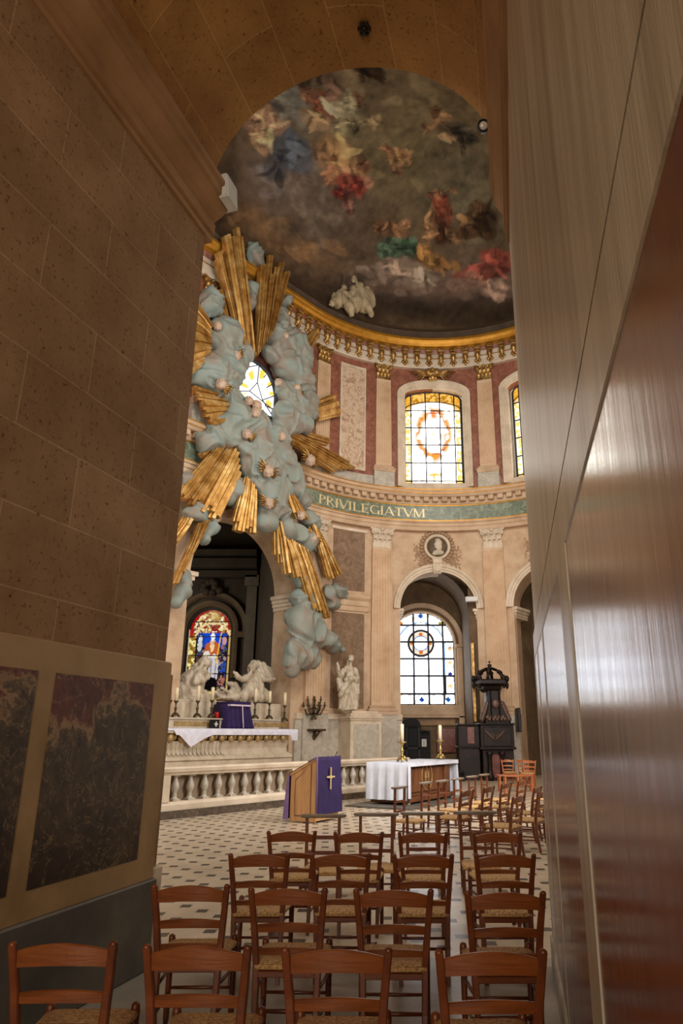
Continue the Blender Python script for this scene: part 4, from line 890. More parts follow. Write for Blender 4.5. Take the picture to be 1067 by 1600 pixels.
# ------------------------------------------------------------------ the gilded glory hung on the chancel wall
P0C=plan(0,0)
def CPX(x,y,off):
    return ONPL(x,y,P0C+NN*off,NN)
def pxs(off): return (CPX(400,700,off)-Vector((0,0,EYE))).length/FPX*1.02
gl=thing('gilded_glory','huge glory of gilded rays and grey clouds over the chapel arch','sculpture',CPX(402,610,.6))
CL=[(352,525,24),(346,540,17),(337,587,30),(355,570,26),(318,593,15),(348,594,22),(336,682,14),(323,692,12),(360,622,13),(378,640,14),(374,652,22),(398,668,22),(358,672,20),(392,697,24),(411,697,24),(428,684,20),(445,656,24),(464,646,27),(478,632,20),(452,622,20),
 (430,525,15),(439,545,21),(458,540,23),(470,556,18),(449,570,25),(466,585,22),(478,600,14),(438,580,10),(438,606,8),(422,556,12),(443,506,11),(441,486,9),(449,470,7),(380,552,11),(372,540,9),(398,402,12),(392,388,8),(392,452,9),(391,472,9),(330,464,13),(322,477,14),(338,480,8),
 (400,703,28),(418,722,26),(394,732,20),(442,718,20),(455,740,17),(461,760,15),(472,781,11),(418,766,22),(404,756,16),(434,766,18),(424,788,18),(437,797,14),(412,814,14),(420,822,8),(368,762,11),(360,781,9),(340,770,10),(334,786,6),(310,802,12),(298,797,8),(321,813,6),(289,748,10),
 (448,826,13),(466,832,13),(479,847,11),(484,808,9),(492,820,7),(499,847,9),(330,826,8),(318,838,6),(287,905,8),(283,925,7),(279,940,5),(460,893,8),(466,905,7),
 (514,928,10),(530,923,9),(540,928,5),(520,944,8),(470,940,12),(484,948,11)]
CL2=[(468,970,20),(487,974,16),(468,991,18),(493,993,16),(512,997,13),(522,1008,9),(534,1015,6),(458,1012,13),(471,1020,18),(483,1026,14),(454,1033,9),(456,1046,6),(474,952,10),(500,980,10)]
def cl_off(x,y): return .55+.35*math.exp(-((x-405)/90)**2-((y-680)/160)**2)
def swirl(co,no):
    v=Vector(co); w=Vector((noise.noise(v*.9),noise.noise(v*.9+Vector((9,2,4))),noise.noise(v*.9+Vector((3,8,1)))))*1.1
    a=noise.noise(v*1.5+w*1.4); r=1-abs(a)*2.2
    return .14*noise.noise(v*.7+w)+.15*r*abs(r)+.03*noise.noise(v*3+w)+.05
b=MB()
for x,y,r in CL:
    o=cl_off(x,y); k=pxs(o); rr=r*k*1.08+.03; c=CPX(x,y,o); R3=Matrix((TT,NN,Vector((0,0,1)))).transposed()
    b.ball(c,(rr*1.04,rr*.45+.16,rr*1.04),16,10,rot=R3)
cm=remesh('cloud_mass',b,.06,M['cloud'],gl,60,swirl,.7)
b=MB()
for x,y,r in CL2:
    o=.75; k=pxs(o); rr=r*k*1.1; b.ball(CPX(x,y,o),(rr,rr*.6+.1,rr),16,10,rot=Matrix((TT,NN,Vector((0,0,1)))).transposed())
remesh('lower_cloud',b,.055,M['cloud'],gl,60,swirl,.7)
def ray_mesh(p0,p1,w0,w1,d,ridge):
    """one gilded beam: stepped section, splayed and cut square at the outer end"""
    b=MB(); ax=(p1-p0).normalized(); sd=ax.cross(NN).normalized()
    sec=[(-.5,-.6),(-.5,.1),(-.3,.16),(-.24,.6),(.22,.42),(.28,.0),(.5,-.05),(.5,-.6)] if ridge else [(-.5,-.6),(-.5,.25),(-.1,.55),(.3,.34),(.36,.0),(.5,-.05),(.5,-.6)]
    rings=[]
    for f in (0,.35,.7,1.0):
        w=w0+(w1-w0)*f; dd=d*(.8+.4*f); c=p0.lerp(p1,f)+NN*(.03*sin(f*5)); rings.append([c+sd*(w*u)+NN*(dd*v) for u,v in sec])
    b.loft(rings,True,True); return b
BUN=[((379,548),(399,558),(350,368),(377,345),6,.75,.06),((368,515),(381,548),(337,402),(350,374),4,.6,.06),((399,558),(427,516),(411,384),(454,424),8,.8,.10),((331,508),(326,562),(302,460),(288,590),7,.85,.05),((350,508),(358,512),(328,460),(346,452),3,.45,.06),
 ((350,617),(363,655),(296,600),(330,670),6,.7,.08),((473,566),(470,546),(500,524),(494,512),2,.35,.03),((482,630),(499,656),(521,615),(536,647),3,.45,.06),((448,667),(452,676),(512,685),(518,696),2,.4,.05),((450,670),(455,694),(562,730),(522,740),7,.55,.08),
 ((350,684),(372,690),(277,772),(307,798),8,.6,.06),((368,692),(374,742),(310,800),(336,820),5,.7,.08),((350,682),(349,690),(312,710),(320,718),2,.6,.06),((311,818),(327,812),(264,936),(296,872),6,.65,.10),((293,798),(299,815),(270,835),(274,852),2,.45,.05),
 ((383,744),(399,762),(362,828),(398,836),6,.85,.08),((438,750),(453,766),(457,806),(486,818),5,.75,.06),((486,812),(498,832),(512,904),(538,905),5,.6,.05),((427,812),(437,816),(430,868),(452,902),4,.6,.06),((440,838),(453,846),(455,900),(474,910),3,.65,.05),((452,842),(479,858),(488,955),(517,972),7,.75,.05)]
rr=random.Random(21); nray=0
for (i0,i1,o0,o1,n,off,jit) in BUN:
    for k in range(n):
        f=(k+.5)/n; pin=(i0[0]+(i1[0]-i0[0])*f,i0[1]+(i1[1]-i0[1])*f); po=(o0[0]+(o1[0]-o0[0])*f,o0[1]+(o1[1]-o0[1])*f)
        j=1-jit*2.2*rr.random() if n>1 else 1; po=(pin[0]+(po[0]-pin[0])*j,pin[1]+(po[1]-pin[1])*j)
        a=off+.16+.26*(rr.random()-.5); sc=pxs(off)
        def perp(A,B,C_):   # bundle width across the ray
            ux,uy=C_; L=math.hypot(ux,uy) or 1; return abs((B[0]-A[0])*-uy+(B[1]-A[1])*ux)/L
        u=(po[0]-pin[0],po[1]-pin[1])
        w0=max(perp(i0,i1,u)/n*sc*1.4,.075); w1=max(perp(o0,o1,u)/n*sc*1.4,.13)
        wk=rr.uniform(.75,1.3); ray_mesh(CPX(*pin,a),CPX(*po,a),w0*wk,w1*wk,.18+.12*rr.random(),w1>.2 or n<5).build('gilded_ray',M['goldray'],gl); nray+=1
# cherub heads with gilt wings
def head_prims(b,M4,r):
    b.ball((0,0,0),(r*.86,r*.92,r),14,10,M4); b.ball((0,r*.78,-r*.12),(r*.16,r*.2,r*.16),8,6,M4)
    b.ball((-r*.42,r*.55,-r*.25),(r*.34,r*.3,r*.3),8,6,M4); b.ball((r*.42,r*.55,-r*.25),(r*.34,r*.3,r*.3),8,6,M4)
    b.ball((0,r*.62,-r*.52),(r*.3,r*.25,r*.16),8,6,M4); b.ball((0,r*.5,-r*.75),(r*.3,r*.3,r*.2),8,6,M4); b.ball((0,r*.62,r*.3),(r*.6,r*.3,r*.28),8,6,M4)
    b.ball((-r*.85,0,-r*.1),(r*.14,r*.2,r*.24),6,5,M4); b.ball((r*.85,0,-r*.1),(r*.14,r*.2,r*.24),6,5,M4)
def wing_mb(M4,sg,l):
    b=MB()
    for k in range(5):
        a=.9-.36*k; b.tube([M4@Vector((sg*.1,-.02,0)),M4@Vector((sg*(.1+l*.5*cos(a)),.03,l*.5*sin(a)+.03)),M4@Vector((sg*(.1+l*(1-.1*k)*cos(a*.8)),-.02,l*(1-.1*k)*sin(a*.8)))],[.05,.065,.015],6,.5)
    return b
for (x,y,rp,off,wings,tilt) in ((345,601,7,1.25,1,.5),(369,556,6,1.05,1,-.4),(463,606,6,1.05,1,.9),(418,737,8,1.35,2,.1),(419,787,7,1.2,2,-.1),(389,627,6,1.15,0,.2),(401,634,7,1.2,0,-.2),(399,646,7,1.25,0,.6),(385,679,6,1.35,1,.3),(440,683,6,1.25,0,.5),(340,510,6,.95,0,.3),(446,525,5,1.0,0,.1),(435,598,5,1.05,0,.4),(484,720,8,.95,2,.2),(470,806,6,.95,0,0),(488,842,7,.85,2,.4)):
    k=pxs(off+.1); r=rp*k*1.25; c=CPX(x,y,off+.1)
    F=frameM(c,-TT if False else TT,NN)@Matrix.Rotation(tilt,4,'Y')@Matrix.Rotation(-.25,4,'X')
    b=MB(); head_prims(b,F,r); h=remesh('cherub_head',b,max(.02,r*.11),M['plasterflesh'],gl,2)
    hb=MB()
    for q in range(16):
        a=q*2.4; zz=.25+.7*(q/16); rad=math.sqrt(max(0,1-zz*zz*.8))*r*.86; hb.ball((rad*cos(a),rad*sin(a)*.8-r*.12,zz*r*.95),(r*.26,r*.26,r*.22),7,5,F)
    hb.build('curled_hair',M['plasterflesh'],h)
    for sg in ((-1,1) if wings==2 else ((1,) if wings==1 else ())):
        wing_mb(F,sg,r*2.2).build('wing',M['gold'],h)
# oval lit window at the heart of the glory
poly=[(371,600),(372,577),(390,561),(405,570),(418,583),(426,600),(430,618),(429,640),(427,655),(411,649),(399,640),(386,628),(371,613)]
pts=[CPX(x,y,.72) for x,y in poly]; cen=CPX(402,612,.72)
def hexglass():
    b=MB(); vs=[];fs=[];uv=[]; nr=14; npt=len(poly); 
    b.v=[]; cols=[]
    big=[]
    for i in range(npt):
        for s in range(4): f=s/4; big.append((poly[i][0]+(poly[(i+1)%npt][0]-poly[i][0])*f,poly[i][1]+(poly[(i+1)%npt][1]-poly[i][1])*f))
    m=len(big); cx,cy=402,612
    for r in range(nr+1):
        for q in big: uv.append((cx+(q[0]-cx)*r/nr,cy+(q[1]-cy)*r/nr)); vs.append(CPX(*uv[-1],.72))
    for r in range(nr):
        for i in range(m): fs.append((r*m+i,r*m+(i+1)%m,(r+1)*m+(i+1)%m,(r+1)*m+i))
    b.add(vs,fs); c=rgb(len(vs),(236,238,248)); U=np.array(uv); dx=U[:,0]-403; dy=(U[:,1]-612); rad=np.hypot(dx,dy*.85); an=np.arctan2(dy,dx)
    c=mixc(c,((rad>17)&(rad<30)&(np.sin(an*9+.6)>.05)&((dy<6)|(dx>0)))*.95,(240,206,60)); c=mixc(c,(rad<14)*1.,(252,252,255)); c=boost(c,1.7); b.col=np.c_[c,np.ones(len(vs))]; b.uv=None; return b
w5=hexglass().build('window_5',GL['hex'],fix=False); struct(w5,'small many-sided lit window at the heart of the glory','window')
b=MB(); Q=lambda x,y: CPX(x,y,.75)
b.tube(pts,.09,6,closed=True)
for L in ([(371,611),(390,611),(402,598)],[(390,611),(430,643)],[(402,598),(410,625),(427,652)],[(405,570),(402,598)],[(372,577),(405,570)],[(412,572),(418,583),(412,590)],[(426,600),(416,606)],[(429,640),(414,634)],[(410,625),(430,618)]): b.tube([Q(*p) for p in L],.022,5)
b.build('leading',M['lead'],w5)
# painted fragments behind the upper left rays
# ------------------------------------------------------------------ altar rail
AD=Vector((.6,.8,0)).normalized(); AN=Vector((.8,-.6,0))
RT=[G(255,1280),G(360,1267),G(462,1257),G(560,1246)]
rail_base=G(255,1281); 
r0=rail_base-AD*1.4; rl=15.5
def railpt(u,v=0): # gentle curve towards the right-hand end
    return r0+AD*u+AN*(v+.012*max(0,u-7)**2)
M['backslab']=pmat('rail_back_stone',[(.3,(128,108,86)),(.7,(152,132,108))],2,.7,bump=.1)
_d=ray(640,1190); rl=min((abs(math.atan2(railpt(u/50).x,railpt(u/50).y)-math.atan2(_d.x,_d.y)),u/50) for u in range(200,900))[1]
rail=thing('altar_rail','long pale marble baluster rail enclosing the altar','railing',railpt(6))
def railbox(name,mat,u0,u1,v0,v1,z0,z1,prof=None):
    b=MB(); n=max(2,int((u1-u0)/.4)); pr=prof or [(v0,z0),(v1,z0),(v1,z1),(v0,z1)]
    b.loft([[railpt(u0+(u1-u0)*i/n,p[0])+Vector((0,0,p[1])) for p in pr] for i in range(n+1)],True,True); return b.build(name,mat,rail)
railbox('dark_plinth',M['plinthdark'],0,rl,-.45,.06,0,.16)
railbox('base_course',M['stone_pale'],0,rl,-.4,0,0,0,[(-.4,.16),(0,.16),(0,.27),(-.05,.33),(-.35,.33),(-.4,.27)])
railbox('handrail',M['stone_pale'],0,rl,0,0,0,0,[(-.36,.86),(-.06,.86),(-.04,.9),(.0,.93),(.02,1.0),(-.02,1.03),(-.38,1.03),(-.42,1.0),(-.4,.93),(-.38,.9)])
pu=[]
for px,py in ((268,1240),(466,1225)):
    # piers at the ends of the baluster panel
    d=ray(px,py); best=min((abs(math.atan2((railpt(u/50).x),(railpt(u/50).y))-math.atan2(d.x,d.y)),u/50) for u in range(0,int(rl*50))); pu.append(best[1])
for u,w in ((pu[0]-.35,.62),(pu[1],.42),(pu[1]+5.2,.42)): railbox('pier',M['stone_pale'],u-w/2,u+w/2,-.37,-.02,.33,.87)
BP=[(.085,0),(.085,.05),(.06,.07),(.05,.1),(.06,.12),(.045,.15),(.062,.19),(.088,.25),(.094,.30),(.08,.36),(.055,.42),(.043,.47),(.045,.49),(.06,.5),(.06,.53)]
def baluster(u):
    p=railpt(u,-.2); b=MB(); b.lathe(BP,14,(p.x,p.y,.33)); 
    F=frameM((p.x,p.y,0),AD,AN); b.box(-.09,.09,-.09,.09,.33,.375,F); b.box(-.08,.08,-.08,.08,.83,.87,F); b.build('baluster',M['greymarble'],rail)
n=9
for i in range(n): baluster(pu[0]+.02+(pu[1]-.28-pu[0])*(i+.5)/n)
i=0
while pu[1]+.42+i*.4<rl-.3: baluster(pu[1]+.42+i*.4); i+=1
railbox('back_slab',M['backslab'],0,rl,-.34,-.30,.33,.87)
# raised sanctuary floor
b=MB(); b.loft([[railpt(0,-.46)+Vector((0,0,z)),railpt(rl,-.46)+Vector((0,0,z)),railpt(rl,-9)+Vector((0,0,z)),railpt(0,-9)+Vector((0,0,z))] for z in (0,.3)],True,True); struct(b.build('floor_sanctuary',M['stone']))
# ------------------------------------------------------------------ high altar, parallel to the chancel wall
AX=frameM(plan(0,0),TT,NN)      # local x along the wall, y into the room
def aw(s,o,z): return AX@Vector((s,o,z))
def apx(x,y,o): p=CPX(x,y,o); q=AX.inverted()@p; return q.x,q.z
AO=1.35
xr_,zt_=apx(463,1146,AO); xl_=xr_-5.9; z_top=apx(400,1139,AO)[1]; z_bot=apx(400,1196,AO)[1]-.3
alt=thing('high_altar','white marble sarcophagus altar with gilt lobes under the chapel arch','altar',aw((xl_+xr_)/2,.6,.3))
def abox(name,mat,s0,s1,o0,o1,z0,z1,parent,bev=.02):
    b=MB(); b.box(s0,s1,o0,o1,z0,z1,AX,bev); return b.build(name,mat,parent)
zf0=apx(400,1187,AO)[1]; zl0=apx(400,1157,AO)[1]; zl1=apx(400,1146,AO)[1]
def sarc(zs,name,mat):
    b=MB(); b.loft([[aw(xl_+.1+ins*.8,0.0,z),aw(xl_+.1+ins*.8,AO-.05-ins,z),aw(xr_-.1-ins*.8,AO-.05-ins,z),aw(xr_-.1-ins*.8,0.0,z)] for ins,z in zs],True,True); return b.build(name,mat,alt)
H=zl0-zf0
sarc([(0.02,.3),(0.02,zf0),(.06,zf0+.02),(.0,zf0+.08*H),(.02,zf0+.22*H),(.16,zf0+.36*H),(.19,zf0+.6*H),(.15,zf0+.85*H),(.09,zl0)],'sarcophagus',M['whitemarble'])
b=MB(); n=15; s=xl_+.4
while s<(xl_+xr_)/2-.3:
    b.tube([aw(s,AO-.10,zf0+.3*H),aw(s,AO-.22,zf0+.45*H),aw(s,AO-.23,zf0+.7*H),aw(s,AO-.17,zl0-.02)],.045,6); s+=.16
b.build('strigil_flutes',M['whitemarble'],alt)
n=13
for i in range(n):
    s=xl_+.35+(xr_-xl_-.7)*(i+.5)/n
    b=MB(); b.ball(aw(s,AO-.12,(zl0+zl1)/2-.02),(.13,.1,(zl1-zl0)*.62),10,7,rot=Matrix((TT,NN,Vector((0,0,1)))).transposed()); b.ball(aw(s+.19,AO-.16,(zl0+zl1)/2+.02),(.06,.07,(zl1-zl0)*.5),8,6,rot=Matrix((TT,NN,Vector((0,0,1)))).transposed()); b.build('gilt_lobe',M['lobes'] if 'lobes' in M else M.setdefault('lobes',pmat('gilt_stone_lobe',[(.3,(140,112,66)),(.7,(196,170,120))],6,.4,.4,bump=.1)),alt)
abox('table_slab',M['whitemarble'],xl_,xr_,-.1,AO,zl1,z_top-.012,alt)
# gradine step with gilt frieze, candle shelf and marble tabernacle base
g0=.55; sL,zs0=apx(270,1138,g0); zg=apx(330,1125,g0)[1]
abox('gradine',M['whitemarble'],xl_+.3,xr_-.1,-.3,g0,z_top-.012,zg,alt); 
b=MB(); 
for sg,(a,c) in ((0,(272,330)),(1,(397,450))):
    s0,_=apx(a,1130,g0+.02); s1,_=apx(c,1130,g0+.02); b.box(s0,s1,g0-.01,g0+.02,z_top+(zg-z_top)*.3,z_top+(zg-z_top)*.82,AX)
b.build('gilt_frieze',M['lobes'],alt)
abox('gradine_ledge',M['whitemarble'],xl_+.25,xr_-.05,-.3,g0+.05,zg,zg+.06,alt)
# plinth carrying the statues behind the altar
t=thing('statue_plinth','white fluted marble plinth under the nativity figures behind the altar','plinth',aw(-2.8,-.3,zg))
pz=apx(330,1094,-.1)[1]; s0,_=apx(274,1100,-.1); s1,_=apx(441,1100,-.1); sa,_=apx(339,1100,-.1); sb,_=apx(358,1100,-.1)
abox('marble_block',M['whitemarble'],s0,sa,-1.6,-.1,.3,pz,t); 
M['pinkmarble']=pmat('pinkish_marble',[(.3,(180,150,130)),(.7,(204,176,156))],2,.4)
abox('rose_block',M['pinkmarble'],sa,sb+.3,-1.6,.0,.3,pz-.02,t)
zr=apx(430,1100,-.1)[1]; abox('marble_block',M['whitemarble'],apx(392,1100,-.1)[0],s1,-1.6,-.1,.3,zr,t)
for k in range(4): 
    x=s0+.25+(sa-s0-.3)*k/4; abox('pilaster_strip',M['stone_pale'],x,x+.14,-.12,-.07,zg+.06,pz-.06,t)
for k in range(3):
    xa=apx(406,1100,-.1)[0]; x=xa+(s1-xa-.2)*k/3; abox('pilaster_strip',M['stone_pale'],x,x+.14,-.12,-.07,zg+.06,zr-.06,t)
# altar cloth: lies on the slab and hangs over the front with a falling corner
def altcloth():
    b=MB(); rows=[]; n=60; s0=xl_+.15; s1=xr_+.05
    for i in range(n+1):
        f=i/n; s=s0+(s1-s0)*f
        px=pr_px(aw(s,AO,z_top))[0]
        base=apx(400,1148,AO)[1]; hang=z_top-base
        d=hang
        c=max(0,1-abs(px-299)/(20 if px<299 else 34))**1.2; d=hang+c*(hang*1.9)
        if px<272: d=hang*.3
        if px>455: d=hang*2.0
        wv=.02*sin(s*9)
        rows.append([aw(s,g0+.02,z_top+.005),aw(s,AO-.05,z_top+.006),aw(s,AO+.03,z_top-.02),aw(s,AO+.04+wv*.6,z_top-d*.5),aw(s,AO+.035+wv,z_top-d)])
    b.loft(rows,smooth=True); b.loft([[p+Vector((0,0,-.008)) for p in r] for r in rows],smooth=True)
    return b
def pr_px(p):
    c,s=cos(PITCH),sin(PITCH); v=Vector(p)-Vector((0,0,EYE)); yc=c*v.z-s*v.y; zc=c*v.y+s*v.z; return PCX+FPX*v.x/zc,PCY-FPX*yc/zc
M['lace']=pmat('altar_linen',[(.3,(206,206,224)),(.7,(230,230,240))],5,.8,bump=.3,bscale=30)
tag(altcloth().build('altar_cloth',M['lace']),'white lace-edged cloth with a drooping corner on the marble altar','altar cloth')
# purple tabernacle veil
def veil():
    b=MB(); sa,z0=apx(355,1137,g0+.35); sb,_=apx(396,1137,g0+.35); zt=apx(375,1101,g0+.3)[1]; ta,_=apx(359,1101,g0+.3); tb,_=apx(391,1101,g0+.3)
    rings=[]
    for j in range(9):
        f=j/8; ring=[]; a=sa+(ta-sa)*f; c=sb+(tb-sb)*f; z=z_top+.012+(zt-z_top)*f
        for i in range(49):
            u=i/48; s=a+(c-a)*u; amp=.06*(1-f*.75); ring.append(aw(s,g0+.36-.08*f+amp*sin(u*34+f),z))
        ring+= [aw(c,-.0,z),aw(a,-.0,z)]; rings.append(ring)
    b.loft(rings,True,True,True); return b,(sa,sb,zt,ta,tb)
vt=thing('tabernacle_veil','purple curtain veil over the tabernacle on the marble altar','veil',aw(apx(376,1137,.9)[0],.5,z_top))
vb,(sa,sb,zt,ta,tb)=veil(); vb.build('curtain',M['purple'],vt)
M['braid']=pmat('pale_braid',[(.3,(190,170,190)),(.7,(214,198,210))],8,.7)
b=MB(); mid=(sa+sb)/2+.03; b.tube([aw(mid,g0+.46,z_top+.04),aw(mid,g0+.40,(z_top+zt)/2),aw(mid-.01,g0+.36,zt-.06)],.022,5); b.box(ta-.02,tb+.02,g0+.2,g0+.38,zt-.06,zt+.0,AX,.01); b.build('pale_braid',M['braid'],vt)
b=MB(); b.box(ta-.0,tb+.0,.1,g0+.34,zt,zt+.1,AX,.02); b.build('top_hem',M['purple'],vt)
# altar candlesticks and their candles
def cstick(parent,c,h,mat,k=1.0):
    b=MB(); b.lathe([(.10*k,.05),(.11*k,.07),(.07*k,.10),(.035*k,.16*1),(.03*k,.2),(.045*k,.24),(.03*k,h*.45),(.045*k,h*.52),(.055*k,h*.56),(.03*k,h*.62),(.022*k,h*.8),(.04*k,h*.88),(.075*k,h*.95),(.08*k,h),(.0,h)],14,c)
    b.build('stem',mat,parent)
    f=MB()
    for a in range(3):
        q=a*2.094+.5; f.tube([(c[0]+.04*k*cos(q),c[1]+.04*k*sin(q),c[2]+.14),(c[0]+.09*k*cos(q),c[1]+.09*k*sin(q),c[2]+.08),(c[0]+.15*k*cos(q),c[1]+.15*k*sin(q),c[2]+.025)],[.035*k,.04*k,.025*k],7)
    f.build('tripod_foot',mat,parent)
CS=[(277,1075,1095,1122),(311,1060+12,1095,1122),(333,1074,1094,1122),(400,1076,1097,1123),(422,1080,1098,1123)]
nm=['leftmost on the altar shelf','second from left, below the kneeling woman','just left of the red lamp','just right of the purple veil','rightmost on the altar shelf']
for (x,yt,ym,yb),w in zip(CS,nm):
    s,z0=apx(x,yb,g0-.15); s,zm=apx(x,ym,g0-.15); s,zt=apx(x,yt,g0-.15); P=aw(s,g0-.15,zg+.06); t=thing('altar_candlestick','dark bronze tripod candlestick, '+w,'candlestick',P,0,'candlesticks on the altar shelf')
    cstick(t,P,zm-zg-.06,M['iron'],1.0)
    b=MB(); b.lathe([(.062,0),(.062,zt-zm-.02),(.05,zt-zm),(.0,zt-zm+.0)],12,(P.x,P.y,zm)); b.tube([(P.x,P.y,zt),(P.x,P.y,zt+.03)],.006,5); tag(b.build('altar_candle',M['wax']),'pale wax candle in the bronze candlestick '+w,'candle','candles on the altar shelf')
# tall candle on a stand at the right end of the altar
x=444; s,z0=apx(x,1124,.2); zt=apx(x,1082,.2)[1]; zm=apx(x,1102,.2)[1]; P=aw(s,.2,zg+.0)
t=thing('candle_stand','dark candle holder at the right end of the altar by the pilaster','candlestick',P); cstick(t,P,zm-P.z,M['iron']); b=MB(); b.lathe([(.06,0),(.06,zt-zm),(0,zt-zm)],12,(P.x,P.y,zm)); tag(b.build('altar_candle',M['wax']),'pale wax candle at the right end of the altar by the pilaster','candle')
# candle branch at far left
s,z0=apx(268,1104,g0-.1); P=aw(s-.05,g0-.42,zg+.06)
t=thing('candle_branch','small dark bronze branched candle holder at the left end of the altar','candlestick',P)
b=MB(); b.tube([P,P+Vector((0,0,.5))],.03,7)
for a in range(4): q=a*PI/2+.3; b.tube([P+Vector((0,0,.3)),P+Vector((.14*cos(q),.14*sin(q),.34)),P+Vector((.2*cos(q),.2*sin(q),.52))],.02,6); b.lathe([(.02,0),(.05,.04),(.05,.05),(0,.05)],8,P+Vector((.2*cos(q),.2*sin(q),.5)))
b.build('branches',M['iron'],t); b=MB(); b.lathe([(.12,0),(.1,.03),(.03,.05),(0,.05)],12,P); b.build('foot',M['iron'],t)
# red lamp and little black box
s,z0=apx(340,1121,g0-.05); P=aw(s,g0-.1,zg+.06); b=MB(); hh=apx(340,1111,g0)[1]-apx(340,1121,g0)[1]; b.lathe([(.05,0),(.075,.02),(.08,hh*.9),(.07,hh),(.06,hh),(.06,.04),(0,.04)],14,P); tag(b.build('votive_glass',M['red']),'small red votive glass on the altar shelf left of the purple veil','lamp')
s,z0=apx(337,1137,AO-.5); P=aw(s,AO-.5,z_top+.02); t=thing('altar_box','small black box with a pale cross lying before the altar shelf','box',P); 
b=MB(); hb=.2; b.box(s-.16,s+.16,AO-.66,AO-.5,z_top+.012,z_top+.3,AX,.015); b.build('box_body',M['blackmetal'],t)
b=MB(); b.box(s-.07,s+.07,AO-.5,AO-.485,z_top+.13,z_top+.17,AX); b.box(s-.02,s+.02,AO-.5,AO-.485,z_top+.07,z_top+.23,AX); b.build('cross_emblem',M['paper'],t)
# ------------------------------------------------------------------ carved marble figures (each one continuous carved surface)
def folds(freq,amp,axis=(0,0,1),seed=0.0,keep=None):
    ax=Vector(axis).normalized()
    def f(co,no):
        v=Vector(co); w=noise.noise(v*1.2+Vector((seed,0,0)))*1.5
        u=v.x*.9+v.y*.7; a=sin((u+w*.25+v.z*.25)*freq+noise.noise(v*2.2)*2.0)
        k=amp if keep is None else amp*keep(v)
        return k*(a*abs(a))+.25*k*noise.noise(v*9)
    return f
class Fig:
    def __init__(s,proj,k): s.p=proj; s.k=k; s.b=MB()
    def c(s,*nodes):
        """chain of (px,py,depth,r_px): tapered limb / drapery tube"""
        for a,d in zip(nodes[:-1],nodes[1:]):
            capsule(s.b,s.p(a[0],a[1],a[2]),s.p(d[0],d[1],d[2]),a[3]*s.k,d[3]*s.k,12)
        return s
    def e(s,x,y,d,rx,ry=None,rd=None,ang=0):
        ry=ry or rx; rd=rd or rx
        R=Matrix((s.ex,s.ey,s.ez)).transposed()@Matrix.Rotation(ang,3,'Y')
        s.b.ball(s.p(x,y,d),(rx*s.k,rd*s.k,ry*s.k),14,10,rot=R); return s
def chfig(off0):
    f=Fig(lambda x,y,d: CPX(x,y,off0+d),pxs(off0)); f.ex,f.ey,f.ez=TT,NN,Vector((0,0,1)); return f
def face(f,x,y,d,r,dirx,dird):
    """head ball with brow, nose, cheeks, chin and ears, looking along (dirx, dird)"""
    k=r; f.e(x,y,d,r*.84,r,r*.9)
    dx,dd=dirx*r,dird*r*f.k
    f.e(x+dx*.82,y+r*.1,d+dd*.82,r*.17,r*.22,r*.2); f.e(x+dx*.55,y-r*.28,d+dd*.55,r*.5,r*.22,r*.45); f.e(x+dx*.6,y+r*.5,d+dd*.6,r*.28,r*.14,r*.26); f.e(x+dx*.5,y+r*.78,d+dd*.5,r*.3,r*.24,r*.3)
    px,pd=-dird,dirx
    for sg in (-1,1): f.e(x+dx*.5+sg*px*r*.36,y+r*.3,d+(dd*.5+sg*pd*r*f.k*.36),r*.3,r*.28,r*.3); f.e(x+sg*px*r*.85,y+r*.1,d+sg*pd*r*f.k*.85,r*.16,r*.26,r*.2)
def hand(f,x,y,d,r,ang,curl=.4,spread=.35):
    """palm, four unequal bent fingers and a thumb leaving its side"""
    ca,sa=cos(ang),-sin(ang)
    f.e(x+ca*r,y+sa*r,d,r*1.0,r*.8,r*.5)
    for i,(o,l) in enumerate(((-.75,1.5),(-.25,1.8),(.25,1.7),(.72,1.3))):
        a=ang+spread*(o)*.8; bx=x+ca*r*1.6-sin(ang)*o*r*.9; by=y+sa*r*1.6-cos(ang)*o*r*.9
        mx=bx+cos(a)*l*r*.55; my=by-sin(a)*l*r*.55
        f.c((bx,by,d,r*.28),(mx,my,d+.02,r*.25),(mx+cos(a-curl)*l*r*.5,my-sin(a-curl)*l*r*.5,d+.01,r*.2))
    a=ang+1.0; f.c((x+ca*r*.5,y+sa*r*.5,d+.01,r*.32),(x+ca*r*.6+cos(a)*r*1.1,y+sa*r*.6-sin(a)*r*1.1,d+.03,r*.28),(x+ca*r*.9+cos(a-.5)*r*1.7,y+sa*r*.9-sin(a-.5)*r*1.7,d+.03,r*.2))
VX=.016
# kneeling woman
f=chfig(-.55)
f.c((318,1050,.05,6),(306,1058,.0,12),(303,1072,0,13),(300,1090,0,14)).c((300,1078,-.1,13),(287,1085,-.1,10),(272,1090,-.1,6)).c((306,1054,.0,11),(294,1066,-.1,11),(283,1082,-.1,9)).c((316,1089,.1,9),(324,1091,.15,5)).c((303,1090,.2,9),(320,1092,.25,5)).e(298,1092,0,24,6,14)
face(f,323,1036,.05,7,.85,.35); f.c((320,1043,.04,4),(316,1050,.03,5.5))
f.c((319,1031,-.02,5.5),(312,1037,-.12,5.5),(300,1050,-.2,5),(287,1057,-.25,3)).c((312,1038,-.12,5),(306,1050,-.15,6)).c((316,1035,.12,3),(312,1044,.2,3))
f.c((314,1050,.25,5),(310,1060,.4,5),(318,1063,.5,4),(325,1056,.45,3)).c((318,1050,-.15,5),(320,1060,.15,4.5),(326,1056,.35,3)).c((309,1058,.4,6),(306,1066,.4,5))
hand(f,324,1057,.45,2.0,.8); hand(f,326,1055,.38,2.0,.7)
